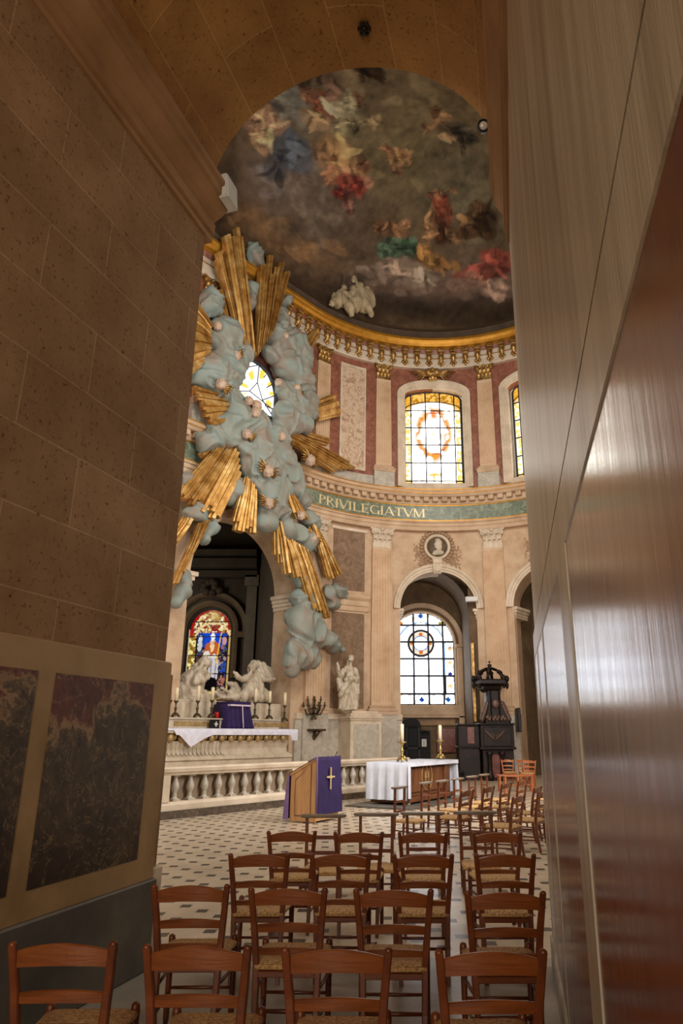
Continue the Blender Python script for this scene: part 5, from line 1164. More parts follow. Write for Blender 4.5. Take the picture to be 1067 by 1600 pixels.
o=remesh('kneeling_statue',f.b,VX,M['whitemarble'],None,2,folds(15,.03,seed=1,keep=lambda v: 1.0 if v.z<5.4 else .15)); tag(o,'white marble kneeling woman bowing with hands at her breast','statue')
# infant lying on straw
f=chfig(-.45); f.e(352,1090,0,22,4,10).c((338,1089,.1,4),(350,1085,.1,4.5),(360,1083,.1,5)).c((342,1087,.3,2.4),(336,1081,.3,2),(332,1086,.3,1.6)).c((346,1086,.0,2.4),(341,1078,.0,2),(337,1083,.05,1.6)).c((356,1082,.3,2.2),(350,1077,.35,1.8),(345,1075,.35,1.5)).c((360,1080,-.1,2),(362,1074,-.1,1.6))
face(f,364,1079,.1,4.2,-.3,.8); hand(f,346,1076,.35,.9,2.6); hand(f,362,1074,-.1,.9,1.6)
f.c((366,1088,-.2,6),(371,1080,-.25,6),(366,1071,-.3,5),(357,1068,-.3,3)).c((368,1089,.2,6),(374,1085,.1,4)).c((372,1078,-.25,5),(375,1086,-.2,4))
o=remesh('infant_statue',f.b,.016,M['whitemarble'],None,2,folds(24,.014,seed=4,keep=lambda v:.8)); tag(o,'white marble infant lying on cloth between the two kneeling figures','statue')
# man with outstretched arms and billowing cloak
f=chfig(-.6)
f.c((397,1056,.0,9),(398,1070,0,11),(396,1090,0,14)).c((392,1072,.2,10),(384,1086,.3,8),(379,1092,.3,6)).c((402,1076,.1,10),(414,1088,.1,8),(420,1093,.1,5)).e(399,1093,0,20,5,14).c((399,1086,.35,7),(408,1092,.4,6))
face(f,394,1044,.25,6.5,-.5,.8); f.c((394,1050,.15,4),(396,1056,.05,6)); f.e(391,1053,.34,3.5,4.5,2.5)
f.e(395,1040,.1,5.5,4,5).c((389,1046,.1,2.5),(388,1050,.2,2))
f.c((390,1056,.2,5),(380,1062,.35,4.2),(370,1056,.45,3),(368,1053,.45,2.2)); hand(f,368,1053,.45,1.9,2.3,-.2)
f.c((404,1056,0,5),(413,1062,.15,4.2),(424,1061,.3,3)); hand(f,424,1061,.3,1.9,.2,.5)
f.c((398,1038,-.3,6),(410,1042,-.35,6.5),(420,1050,-.3,6),(427,1059,-.2,4),(431,1061,-.15,2.5)).c((410,1044,-.3,6),(418,1058,-.2,6),(426,1063,-.1,3)).c((405,1044,-.3,6),(408,1058,-.2,6),(420,1064,-.1,3))
f.c((386,1056,.0,4),(388,1064,.1,6))
o=remesh('bearded_statue',f.b,VX,M['whitemarble'],None,2,folds(15,.03,seed=7,keep=lambda v: 1.0 if v.z<5.1 else .45)); tag(o,'white marble bearded man with spread arms and wind-blown cloak','statue')
# standing statue on a pedestal against the brown panel
sS=th(119.0); oS=.85; FS=pframe(sS,oS); pS=plan(sS,oS); TS=FS.to_3x3()@Vector((1,0,0)); NS=FS.to_3x3()@Vector((0,1,0))
kS=((pS-Vector((0,0,EYE))).length)/FPX
PSX=lambda x,y,d: ONPL(x,y,pS+NS*d,NS)
f=Fig(PSX,kS*1.0); f.ex,f.ey,f.ez=TS,NS,Vector((0,0,1))
f.c((547,1046,0,6.5),(546,1056,0,7),(546,1070,0,8),(544,1090,0,10),(543,1104,0,11)).c((550,1072,.1,7),(554,1090,.1,7),(554,1105,.1,6)).c((540,1074,.2,7),(536,1092,.2,7),(534,1105,.15,6)).e(543,1108,0,16,3,13).c((543,1066,.3,5),(536,1078,.35,5),(533,1086,.3,4))
face(f,548.5,1030,.05,5.2,.3,.85); f.c((548,1035,.02,2.8),(547.5,1042,0,4)); f.e(548,1027,-.05,5,4,5).c((546,1030,-.12,3),(543,1040,-.15,3))
f.c((540,1045,.05,4),(532,1056,.2,3.6),(529,1046,.35,2.8),(528.5,1040,.38,2.0)); hand(f,528.5,1040,.38,1.5,1.9,.2)
f.c((555,1046,.05,4),(559,1058,.0,3.8),(560,1072,.15,3),(560,1079,.2,2.2)); hand(f,560,1079,.2,1.5,-1.5,.3)
f.c((534,1050,.1,4),(530,1062,.1,5),(533,1076,.15,6),(540,1082,.3,5)).c((540,1062,.35,4),(552,1060,.3,4),(558,1066,.1,4))
st=remesh('standing_statue',f.b,.02,M['whitemarble'],None,2,folds(17,.03,seed=2,keep=lambda v: 1.0 if v.z<4.6 else .4)); tag(st,'white marble standing robed figure with raised hand on the tall pedestal','statue')
zp=PSX(544,1110,0).z-.02
pd=thing('statue_pedestal','tall grey veined marble pedestal carrying the standing statue','pedestal',(pS.x,pS.y,0)); 
ws=(PSX(577,1150,.4)-PSX(527,1150,.4)).length/2
b=MB(); b.box(-ws,ws,-.9,.42,.3,zp-.38,FS,.02); b.build('die',M['stone_pale'],pd)
b=MB(); b.box(-ws+.13,ws-.13,.3,.44,.75,zp-.5,FS,.01); b.build('inset_panel',M['greymarble'],pd)
b=MB()
for g,z0,z1 in ((.03,zp-.38,zp-.3),(.07,zp-.3,zp-.22),(.0,zp-.22,zp-.1),(-.12,zp-.1,zp)): b.box(-ws-g,ws+g,-.9-g*0,.42+g,z0,z1,FS,.01)
b.build('pedestal_cap',M['stone_pale'],pd); b=MB(); b.box(-ws-.08,ws+.08,-.9,.5,0,.5,FS,.02); b.build('pedestal_foot',M['stone_pale'],pd)
# pair of white angels sitting on the gilt cornice below the fresco
sA=th(120); pA=plan(sA,.85); FA=pframe(sA,.85); TA=FA.to_3x3()@Vector((1,0,0)); NA=FA.to_3x3()@Vector((0,1,0)); kA=((pA+Vector((0,0,19))).length)/FPX
PAX=lambda x,y,d: ONPL(x,y,pA+NA*d,NA)
M['stucco']=pmat('dim_stucco',[(.3,(150,132,102)),(.7,(190,172,138))],3,.7,bump=.1)
f=Fig(PAX,kA); f.ex,f.ey,f.ez=TA,NA,Vector((0,0,1)); face(f,554,436,.1,6,-.3,.8); f.e(560,478,.0,19,10,10).c((570,452,-.1,6),(579,462,-.12,7),(582,476,-.1,6)).c((556,442,.0,4),(560,450,0,9),(562,464,.0,12),(556,476,.1,12)).c((552,470,.2,8),(545,480,.3,7),(548,490,.3,5)).c((566,470,.2,8),(574,480,.3,6),(580,490,.3,5)).c((568,452,.0,5),(576,464,.1,4.5),(570,474,.25,4)).c((552,452,.05,5),(546,462,.2,4.5),(540,458,.3,3)); hand(f,569,474,.25,2.2,3.4); hand(f,541,458,.3,2.2,2.6)
tag(remesh('seated_angel',f.b,.035,M['stucco'],None,3,folds(11,.05,seed=3)),'larger seated stucco angel on the gilt cornice under the fresco','statue')
f=Fig(PAX,kA); f.ex,f.ey,f.ez=TA,NA,Vector((0,0,1)); face(f,536,450,.1,5,-.2,.8); f.e(530,472,.0,13,8,8).c((534,456,.05,5),(530,464,.05,9),(528,472,.1,9)).c((524,470,.2,5),(519,474,.3,4)).c((520,450,-.1,3),(519,460,-.1,4),(521,470,0,4)).c((536,466,.2,5),(540,474,.3,4)); hand(f,519,474,.3,2,3.6); hand(f,540,474,.3,2,-1)
tag(remesh('crouching_angel',f.b,.035,M['stucco'],None,3,folds(11,.05,seed=5)),'smaller crouching stucco angel left of the larger seated angel','statue')
# wall candelabrum on a bracket shelf
sB=th(134.0); 
def wpx(x,y,o):
    s=spx(x,y,o); return plan(s,o)+Vector((0,0,zpx(x,y,o)))
P=wpx(490,1124,.55); t=thing('wall_candelabrum','dark gilt branched candelabrum standing before the pilaster right of the altar','candelabrum',P)
top=wpx(490,1088,.55).z-P.z; b=MB(); b.lathe([(.12,0),(.1,.06),(.05,.12),(.05,.3),(.09,.36),(.03,.42),(.03,top*.75),(0,top*.78)],10,P); b.build('stem',M['iron'],t)
b=MB(); c_=MB()
for ring,(rad,zz) in enumerate(((.42,top*.55),(.26,top*.8))):
    for k in range(6 if ring==0 else 4):
        a=k*2*PI/(6 if ring==0 else 4); d=Vector((cos(a),sin(a),0)); b.tube([P+Vector((0,0,zz-.25)),P+d*rad*.6+Vector((0,0,zz-.3)),P+d*rad+Vector((0,0,zz))],.035,6); c_.lathe([(.0,0),(.06,.03),(.06,.06),(.025,.07),(.025,.18),(0,.18)],7,P+d*rad+Vector((0,0,zz)))
b.build('branch',M['iron'],t); c_.build('candle_cup',M['iron'],t)
P2=wpx(495,1141,.45); F2=pframe(spx(495,1141,.45),0); q=F2.inverted()@P2
t=thing('wall_bracket','small dark carved bracket shelf on the marble dado right of the altar','shelf',P2)
b=MB(); b.box(-.36,.36,.14,.6,q.z-.03,q.z+.05,F2,.02); b.build('shelf_board',M['iron'],t); b=MB(); b.tube([F2@Vector((0,.5,q.z-.03)),F2@Vector((0,.35,q.z-.2)),F2@Vector((0,.14,q.z-.45))],[.12,.1,.04],8); b.build('console_scroll',M['iron'],t)
# ------------------------------------------------------------------ lectern under a purple cloth
A=G(492,1287); Rr=G(528,1280); e1=(Rr-A); W1=e1.length*1.0; e1.normalize(); Lf=G(463,1283); e2=Vector((-e1.y,e1.x,0)); D1=.62
FL=frameM(A,e1,e2); t=thing('lectern','light oak lectern with sloping top draped in purple cloth with gold cross','lectern',A+e1*W1*.5+e2*D1*.5)
zh=AT(500,1183,A.y+.1).z; zlw=zh-.33
M['oakinset']=pmat('oak_inset_line',[(.3,(96,62,36)),(.7,(120,80,48))],5,.5)
def side(x0,x1,ins,z0,name,mat):
    b=MB(); pts=[(ins,z0),(D1-ins,z0),(D1-ins,zlw-ins*.8-.03),(ins,zh-ins*.8-.05)]
    b.loft([[FL@Vector((x,y,z)) for y,z in pts] for x in (x0,x1)],True,True); return b.build(name,mat,t)
side(.0,.03,0.0,.02,'side_panel',M['lecternwood']); side(W1-.03,W1,0,.02,'side_panel',M['lecternwood'])
side(-.006,.0,.11,.12,'inset_line',M['oakinset']); side(-.009,-.001,.128,.14,'inset_field',M['lecternwood'])
b=MB(); b.box(.03,W1-.03,.0,.03,.04,zh-.06,FL); b.build('front_panel',M['lecternwood'],t)
b=MB(); b.loft([[FL@Vector((x,y,z)) for y,z in ((-.02,zh-.04),(-.02,zh),(D1+.02,zlw),(D1+.02,zlw-.04))] for x in (-.02,W1+.02)],True,True); b.build('sloping_top',M['lecternwood'],t)
cl=tag(None or MB().add([],[]) and None or bpy.data.objects.new('lectern_cloth',None),'purple velvet cloth with gold cross hanging over the light oak lectern','cloth') if False else None
def cloth():
    b=MB(); rows=[]; n=28
    for i in range(n+1):
        x=-.025+(W1+.05)*i/n; wv=.018*sin(i*.9)+.01*sin(i*2.3); r=[]
        for y,z,k in ((-.035-.04,.16,1),(-.035-.03,.5,1),(-.03-.01,zh*.6,.6),(-.03,zh-.08,.2),(-.03,zh+.008,0),(D1*.5,(zh+zlw)/2+.012,0),(D1+.03,zlw+.008,0),(D1+.045,zlw-.3,.4),(D1+.06,.5,1),(D1+.1,.06,1)): r.append(FL@Vector((x,y-(wv*k if y<.2 else -wv*k),z)))
        rows.append(r)
    b.loft(rows,smooth=True); b.loft([[p-Vector((0,0,.006))+e2*(.006) for p in r] for r in rows],smooth=True); return b
cl=thing('lectern_cloth','purple velvet cloth with gold cross hanging over the light oak lectern','cloth',A+Vector((0,0,zh)))
cloth().build('velvet',M['purple'],cl)
b=MB(); b.tube([FL@Vector((-.03,y,z)) for y,z in ((-.05,.2),(-.045,.8),(-.035,zh-.03),(-.03,zh+.01),(D1*.3,zh-.33*.3+.01))],.014,5); b.build('pale_hem',M['lilac'],cl)
b=MB(); b.loft([[FL@Vector((-.03+.002*k,y,z)) for y,z in ((D1+.02,zlw-.02),(D1+.07,zlw-.02),(D1+.16,.05),(D1+.02,.05))] for k in (0,3)],True,True); b.build('lilac_lining',M['lilac'],cl)
M['goldpale']=pmat('pale_gold_braid',[(.3,(196,170,120)),(.7,(220,200,156))],8,.6,.2); cx=W1*.5; zc=zh-.40; b=MB(); b.box(cx-.016,cx+.016,-.085,-.055,zc-.24,zc+.19,FL,.003); b.box(cx-.15,cx+.15,-.085,-.056,zc-.015,zc+.018,FL,.003); b.box(cx-.03,cx+.03,-.09,-.056,zc-.03,zc+.033,FL,.003); b.build('gold_cross',M['goldpale'],cl)
# microphone stub at the top corner
b=MB(); pm=FL@Vector((W1-.08,.05,zh-.02)); b.tube([pm,pm+Vector((.02,0,.07)),pm+Vector((.05,0,.12))],[.008,.008,.014],6); tag(b.build('microphone',M['blackmetal']),'small black microphone stub on the top corner of the lectern','microphone')
# ------------------------------------------------------------------ free-standing altar table
T0=G(634,1261); u1=Vector((.5,.866,0)); u2=Vector((-.866,.5,0)); TLn=2.75; TW=1.0; FT=frameM(T0,u1,u2); TH=1.02
b=MB(); b.box(-.7,TLn+.6,-.5,TW+.35,0,.045,FT,.01); tag(b.build('altar_platform',M['slate']),'low dark floor slab under the cloth-covered altar table','platform')
at=thing('altar_table','brown wooden altar table with gold emblem on its front panel','table',T0+u1*TLn/2+u2*TW/2)
b=MB(); b.box(.02,TLn-.02,.05,TW-.05,.2,TH-.06,FT,.01); b.build('carcase',M['tablewood'],at)
b=MB(); b.box(.22,TLn-.62,.0,.06,.3,TH-.14,FT,.015); b.build('front_panel',M['tablewood'],at)
for x in (.0,TLn-.5): 
    b=MB(); b.box(x,x+.16,-.03,.08,.2,TH-.06,FT,.02); b.build('corner_pilaster',M['tablewood'],at)
b=MB(); b.box(-.1,TLn+.1,-.1,TW+.05,TH-.06,TH,FT,.015); b.box(-.06,TLn+.06,-.06,TW+.02,TH-.1,TH-.06,FT,.01); b.build('table_top',M['tablewood'],at)
b=MB(); b.box(-.05,TLn+.05,-.08,TW,.08,.2,FT,.02); b.build('base_moulding',M['tablewood'],at)
for x in (.1,TLn-.1):
    for y in (.0,TW-.1):
        b=MB(); b.ball(FT@Vector((x,y,.075)),(.07,.07,.05),9,6); b.build('bun_foot',M['whitemarble'],at)
b=MB(); ecx=(TLn-.4)/2; ez=.66
b.tube([FT@Vector((ecx+.3*sin(a),-.008,ez+.34*cos(a)-(.0 if abs(a)<9 else 0))) for a in np.linspace(0,2*PI,33)[:-1]],.009,5,closed=True)
for pts in ([(-.1,-.2),(-.1,.14)],[(.1,-.2),(.1,.14)],[(-.1,-.2),(0,.18),(.1,-.2)],[(-.14,-.02),(.14,-.02)],[(-.02,.2),(.02,.3)]): b.tube([FT@Vector((ecx+x,-.008,ez+z)) for x,z in pts],.009,5)
M['goldline']=pmat('gold_inlay',[(.3,(176,140,84)),(.7,(206,172,112))],5,.4,.3,bump=0); b.build('gold_emblem',M['goldline'],at)
def tcloth():
    b=MB(); rows=[]; n=30
    for i in range(n+1):   # falls over the left end, the top, and the right end
        y=-.13+(TW+.2)*i/n; wv=.025*sin(i*.85)+.012*sin(i*2.1); e=-.13
        r=[(-.14-.035+wv,y,.16),(-.14-.025+wv*.8,y,.5),(-.14+wv*.4,y,.85),(-.13,y,TH-.01),(-.1,y,TH+.012),(.6,y,TH+.012),(TLn*.5,y,TH+.012),(TLn+.09,y,TH+.012),(TLn+.13,y,TH-.01),(TLn+.14-wv*.4,y,.85),(TLn+.165-wv,y,.45),(TLn+.17-wv,y,.2)]
        rows.append([FT@Vector(p) for p in r])
    b.loft(rows,smooth=True); b.loft([[p+Vector((0,0,-.007))+u1*(.006 if j<4 else (-.006 if j>7 else 0)) for j,p in enumerate(r)] for r in rows],smooth=True)
    # short front overhang
    fr=[[FT@Vector((x,-.135-.012*sin(x*7),TH+.012-.0)),FT@Vector((x,-.14-.012*sin(x*7),TH-.05)),FT@Vector((x,-.145-.015*sin(x*7),TH-.085))] for x in np.linspace(-.13,TLn+.13,50)]
    b.loft(fr,smooth=True)
    # front wrap of the end falls
    for x0,x1 in ((-.15,.03),(TLn-.34,TLn+.16)):
        g=[[FT@Vector((x,-.15-.03*sin((x-x0)*21),z)) for z in (.2,.5,.85,TH-.06)] for x in np.linspace(x0,x1,14)]
        if x0<0: b.loft(g,smooth=True)
    return b
tag(tcloth().build('table_cloth',M['whitecloth']),'white linen cloth falling over both ends of the wooden altar table','tablecloth')
for (x,yb,yc,yt),lab in (((631,1189,1159,1132),'left-hand brass candlestick standing on the white altar table'),((688,1185,1157,1134),'right-hand brass candlestick standing on the white altar table')):
    P=FT@Vector((.16 if x<650 else 2.42,.18,TH+.014)); t=thing('brass_candlestick',lab,'candlestick',P,0,'candlesticks on the altar table'); hs=AT(x,yc,P.y).z-P.z; cstick(t,P,hs,M['brass'],1.0)
    b=MB(); b.lathe([(.11,0),(.12,.02),(.05,.03),(0,.03)],16,(P.x,P.y,P.z+hs-.02)); b.build('drip_pan',M['brass'],t)
    ht=AT(x,yt,P.y).z-P.z-hs; b=MB(); b.lathe([(.048,0),(.048,ht-.01),(.042,ht),(0,ht)],14,(P.x,P.y,P.z+hs+.01)); b.tube([(P.x,P.y,P.z+hs+ht),(P.x,P.y,P.z+hs+ht+.04)],.006,5)
    tag(b.build('tall_candle',M['wax']),'tall cream candle in the %s brass candlestick on the altar table'%lab.split('-')[0],'candle','candles on the altar table')
# ------------------------------------------------------------------ confessional in the window bay
YF=33.3; X=lambda x,y=1170: AT(x,y,YF).x; Z=lambda y: AT(650,y,YF).z
cf=thing('confessional','black wooden confessional with rounded top under the clear window','confessional',(X(650),YF+.4,0))
b=MB(); pts=[(X(627),.0),(X(658),0),(X(658),Z(1134))]+[(X(642.5)+(X(658)-X(642.5))*cos(a),Z(1134)+(Z(1121.5)-Z(1134))*sin(a)) for a in np.linspace(.1,PI-.1,12)]+[(X(627),Z(1134))]
b.prism(pts,YF,YF+.9); b.build('centre_box',M['blackwood'],cf)
b=MB(); b.prism([(X(657),0),(X(673),0),(X(673),Z(1146)),(X(669),Z(1142)),(X(664),Z(1140)),(X(657),Z(1141))],YF+.15,YF+.9); b.build('side_box',M['blackwood'],cf)
b=MB()
for (xa,xb,z0,z1) in ((X(626.5),X(658.5),Z(1136),Z(1134)),(X(657),X(673.5),Z(1143.5),Z(1141.5))): b.box(xa,xb,YF-.08,YF+.5,z0,z1,None,.02)
b.build('cornice',M['darkwood'],cf)
b=MB(); b.box(X(637.5),X(652),YF-.03,YF+.02,Z(1166),Z(1138),None,.02); M['tealdark']=pmat('dark_curtain',[(.3,(10,12,16)),(.7,(20,24,28))],4,.8); b.build('dark_curtain',M['tealdark'],cf)
b=MB(); b.box(X(634),X(656),YF-.05,YF,Z(1171),Z(1167),None,.01); b.box(X(634),X(636.5),YF-.05,YF,0.1,Z(1136)); b.box(X(653.5),X(656),YF-.05,YF,0.1,Z(1136)); b.build('door_frame',M['darkwood'],cf)
b=MB(); b.box(X(659.3),X(666.5),YF+.1,YF+.148,Z(1166.5),Z(1155)); pn=b.build('paper_notice',M['paper']); tag(pn,'white paper notice pinned to the black confessional','notice')
b=MB(); 
for k in range(5): b.box(X(660.3),X(665.5)-.02*(k%2),YF+.094,YF+.1,Z(1165-k*1.9),Z(1164.3-k*1.9))
b.build('print_lines',M['lead'],pn)
# ------------------------------------------------------------------ carved dark oak font cover / pulpit block before the right pilaster
YP=29.2; X=lambda x,y=1150: AT(x,y,YP).x; Z=lambda y: AT(770,y,YP).z
pu_=thing('carved_pulpit','dark carved oak pulpit with openwork crown and small cross','pulpit',(X(770),YP+.5,0))
def pb(name,x0,x1,y0,y1,z0,z1,mat=M['darkwood'],bev=.02):
    b=MB(); b.box(X(x0),X(x1),y0,y1,Z(z0) if z0>20 else z0,Z(z1),None,bev); return b.build(name,mat,pu_)
pb('side_wing',716,749,YP+.0,YP+1.0,0,1134); pb('wing_ledge',713,750,YP-.08,YP+1.0,1169,1166); pb('wing_top',715,750,YP-.05,YP+1.0,1134,1131)
pb('body',749,801,YP-.35,YP+1.1,1170,1133); pb('body_top',747,803,YP-.42,YP+1.1,1133,1130); pb('lower_body',752,800,YP-.2,YP+1.0,0,1170); pb('body_ledge',747,803,YP-.4,YP+1.1,1171,1167)
b=MB(); b.box(X(751)+.05,X(799)-.05,YP-.38,YP-.33,Z(1166),Z(1136),None,.02); b.build('carved_panel',M['darkwood'],pu_)
b=MB()
for k in range(5):
    for sg in (-1,1): b.tube([(X(771)+sg*.06*k,YP-.40,Z(1158)+.05*k),(X(771)+sg*(.08+.07*k),YP-.41,Z(1153)+.07*k),(X(771)+sg*(.03+.09*k),YP-.40,Z(1146))],.022,5)
M['carvelight']=pmat('worn_carving',[(.3,(74,52,42)),(.7,(104,78,64))],6,.4); b.build('relief_emblem',M['carvelight'],pu_)
b=MB(); b.box(X(730),X(741),YP-.04,YP+.02,Z(1162),Z(1136),None,.01); b.build('red_panel',M['marbleredsmall'],pu_)
for x in (762,781): 
    b=MB(); b.lathe([(.13,.0),(.13,.2),(.1,.24),(.09,.4),(.085,Z(1176)-.15),(.12,Z(1176)-.08),(.14,Z(1174)),(0,Z(1174))],12,(X(x),YP-.32,0)); b.build('column',M['darkwood'],pu_)
pb('doorway',765,779,YP-.23,YP-.18,.1,1178,M['marbleredsmall'])
# upper shrine, canopy, openwork crown and cross
b=MB(); b.loft([[(X(c-w),YP+.0,Z(y)),(X(c-w*.8),YP-.18,Z(y)),(X(c+w*.8),YP-.18,Z(y)),(X(c+w),YP+.0,Z(y)),(X(c+w),YP+.7,Z(y)),(X(c-w),YP+.7,Z(y))] for c,w,y in ((777,22,1131),(777,22,1126),(776,20,1120),(775,15,1110),(774,12,1100),(773.5,11,1088),(773.5,12,1080))],True,True); b.build('shrine_body',M['darkwood'],pu_)
for x0,x1 in ((767,769),(780,782)): pb('column',x0,x1,YP-.28,YP-.16,1126,1078,M['blackwood'])
b=MB()
for sg in (-1,1):
    for k in range(8): f=k/7; b.ball((X(775+sg*(21-9*f)),YP-.05,Z(1124-24*f)),(.11,.1,.12),8,6)
for k in range(10): b.ball((X(762+k*3),YP-.2,Z(1121+3*(k%2))),(.09,.07,.09),7,5)
b.ball((X(775),YP-.25,Z(1100)),(.16,.08,.18),10,7); b.build('carved_scrolls',M['carvelight'],pu_)
b=MB(); ring=lambda w,dp,z:[(X(771-w),YP+.25,z),(X(771-w*.72),YP+.25-dp,z),(X(771+w*.72),YP+.25-dp,z),(X(771+w),YP+.25,z),(X(771+w*.72),YP+.25+dp,z),(X(771-w*.72),YP+.25+dp,z)]
b.loft([ring(15,.4,Z(1081)),ring(18,.5,Z(1077)),ring(19,.55,Z(1073)),ring(27,.75,Z(1069)),ring(27,.75,Z(1064)),ring(25,.7,Z(1062))],True,True); b.build('canopy',M['darkwood'],pu_)
b=MB()
for w in (-27,-19,19,27): b.ball((X(771+w),YP-.2 if abs(w)<20 else YP+.25,Z(1060)),(.1,.1,.14),8,6); b.ball((X(771+w),YP-.2 if abs(w)<20 else YP+.25,Z(1070)),(.07,.07,.16),8,6)
b.build('corner_pinnacle',M['darkwood'],pu_)
for k in range(6):
    a=k*PI/3+.25; b=MB(); cxx=X(771); P=[(cxx+cos(a)*r*(.64),YP+.25+sin(a)*r*.64,Z(y)) for r,y in ((1.0,1062),(.92,1056),(.72,1050),(.5,1046.5),(.2,1044))]; b.tube(P,[.075,.07,.06,.05,.06],7); b.ball(P[2],(.1,.1,.09),7,5); b.build('crown_rib',M['darkwood'],pu_)
b=MB(); b.lathe([(.16,Z(1045)),(.2,Z(1043)),(.09,Z(1042)),(.07,Z(1040.5)),(.1,Z(1039)),(.08,Z(1037.5)),(.02,Z(1036.5)),(0,Z(1036.5))],12,(X(771),YP+.25,0)); b.build('finial',M['darkwood'],pu_)
b=MB(); b.box(X(771)-.02,X(771)+.02,YP+.23,YP+.27,Z(1037),Z(1031)); b.box(X(771)-.08,X(771)+.08,YP+.23,YP+.27,Z(1034.2),Z(1033)); b.build('small_cross',M['darkwood'],pu_)
b=MB(); b.box(X(713),X(722),YP-.6,YP-.2,.3,.36); 
for x in (714,721): b.box(X(x)-.02,X(x)+.02,YP-.55,YP-.25,0,.3)
tag(b.build('low_stool',M['blackwood']),'small dark stool at the foot of the carved pulpit','stool')
# narrow dark loudspeaker on the far right pier, and sensor box on the arch impost
b=MB(); Ys=29.6; b.box(AT(808,1120,Ys).x,AT(813,1120,Ys).x,Ys-.15,Ys+.5,AT(810,1144,Ys).z,AT(810,1106,Ys).z,None,.02); tag(b.build('column_loudspeaker',M['blackmetal']),'narrow dark column loudspeaker on the far right stone pier','loudspeaker')
p=wpx(737,939,.25); b=MB(); Fq=pframe(spx(737,939,.25),0); q=Fq.inverted()@p; b.box(-.28,.28,.05,.3,q.z-.02,q.z+.2,Fq,.02); tag(b.build('sensor_box',M['plastic']),'small white box on the right impost of the window arch','box')
# white floodlight on the end of the left cornice
c=AT(346,303,6.05); fb=thing('white_floodlight','white box floodlight on the end of the left cornice','light fitting',c)
e=.105*6.05/5.5; FH=frameM(c,Vector((.97,-.24,0)),Vector((.24,.97,0)))@Matrix.Rotation(-.1,4,'Y')
b=MB(); b.box(-.13,.115,-.1,.16,-.13,.17,FH,.015); b.build('housing',M['plastic'],fb); b=MB(); b.box(.03,.12,-.11,.1,-.16,-.145,FH); b.box(.115,.13,-.1,.1,-.16,.06,FH); b.build('bracket',M['plastic'],fb)
c=AT(755,197,5.55); sp=thing('spotlight','small round black spotlight high by the right cornice','light fitting',c)
Fs=frameM(c,(1,0,0),(0,1,0))@Matrix.Rotation(PI/2+.5,4,'X'); b=MB(); b.lathe([(.035,-.09),(.06,-.05),(.064,.02),(.056,.03),(.05,.015),(0,.012)],18,(0,0,0),Fs); b.build('housing',M['blackmetal'],sp)
M['lens']=pmat('clear_lens',[(.3,(190,186,176)),(.7,(226,222,212))],4,.1); b=MB(); b.ball((0,0,.012),(.045,.045,.014),12,6,Fs); b.build('lens',M['lens'],sp)
b=MB(); b.tube([c+Vector((.0,.05,.05)),c+Vector((.08,.05,.09)),c+Vector((.18,.05,.1))],.015,6); b.build('bracket',M['blackmetal'],sp)
# dark rose ornament in the crown of the vault
def vault_hit(x,y):
    d=ray(x,y); t=1.0
    for k in range(4000):
        p=Vector((0,0,EYE))+d*(k*.002*8/d.length)
        f=(p.dot(LU)-BK)/(LE-BK); a=LO+LU*(BK+(LE-BK)*f); c=RO+RU*(BK+(RE-BK)*f); mid=(a+c)/2; hw=(c-a)/2; u=(p-mid).dot(hw.normalized())/hw.length
        if abs(u)<1 and p.z>SPR-.2+(hw.length+.12)*math.sqrt(1-u*u): return p
    return p
c=vault_hit(569,42)-Vector((0,0,.04)); bs=thing('vault_boss','small dark carved rosette in the crown of the stone vault','ornament',c)
b=MB(); b.ball(c,(.035,.035,.03),8,6)
for k in range(6): b.ball(c+Vector((.045*cos(k*1.047),.06*sin(k*1.047),.012)),(.03,.035,.018),7,5)
b.build('petals',M['darkwood'],bs); b=MB(); b.tube([c,c+Vector((0,0,-.07))],[.014,.008],6); b.build('hook',M['blackmetal'],bs)
# ------------------------------------------------------------------ gilt inscription on the green frieze
GLY={'P':[('v',.12,0,1,.14),('a',.12,.5,1,.55)],'R':[('v',.12,0,1,.14),('a',.12,.5,1,.5),('l',.3,.5,.72,0,.13)],'I':[('v',.16,0,1,.14)],'V':[('l',.0,1,.36,0,.14),('l',.36,0,.7,1,.06)],'L':[('v',.12,0,1,.14),('h',.12,.62,.03,.06)],'E':[('v',.12,0,1,.14),('h',.12,.6,.03,.06),('h',.12,.5,.5,.06),('h',.12,.58,.97,.06)],'G':[('g',)],'A':[('l',.0,0,.34,1,.06),('l',.34,1,.72,0,.14),('h',.16,.54,.34,.05)],'T':[('v',.35,0,1,.14),('h',.02,.68,.97,.06)],'M':[('v',.08,0,1,.07),('v',.82,0,1,.13),('l',.1,1,.44,.05,.13),('l',.44,.05,.8,1,.06)]}
ADV={'P':.72,'R':.8,'I':.42,'V':.78,'L':.74,'E':.74,'G':.86,'A':.8,'T':.78,'M':1.0}
ins=thing('gilt_inscription','gilt capital letters PRIVILEGIATVM on the green marble frieze','inscription',plan(th(118),.2)+Vector((0,0,11.5)))
M['letter']=pmat('gilt_letter',[(.3,(214,190,140)),(.7,(240,222,176))],6,.4,.2,bump=.05)
word='PRIVILEGIATVM'; sA=spx(498,776,.21); sB=spx(665,801,.21); hL=.42; z0L=11.36
tot=sum(ADV[c] for c in word); kx=(sB-sA)/tot; cur=sA
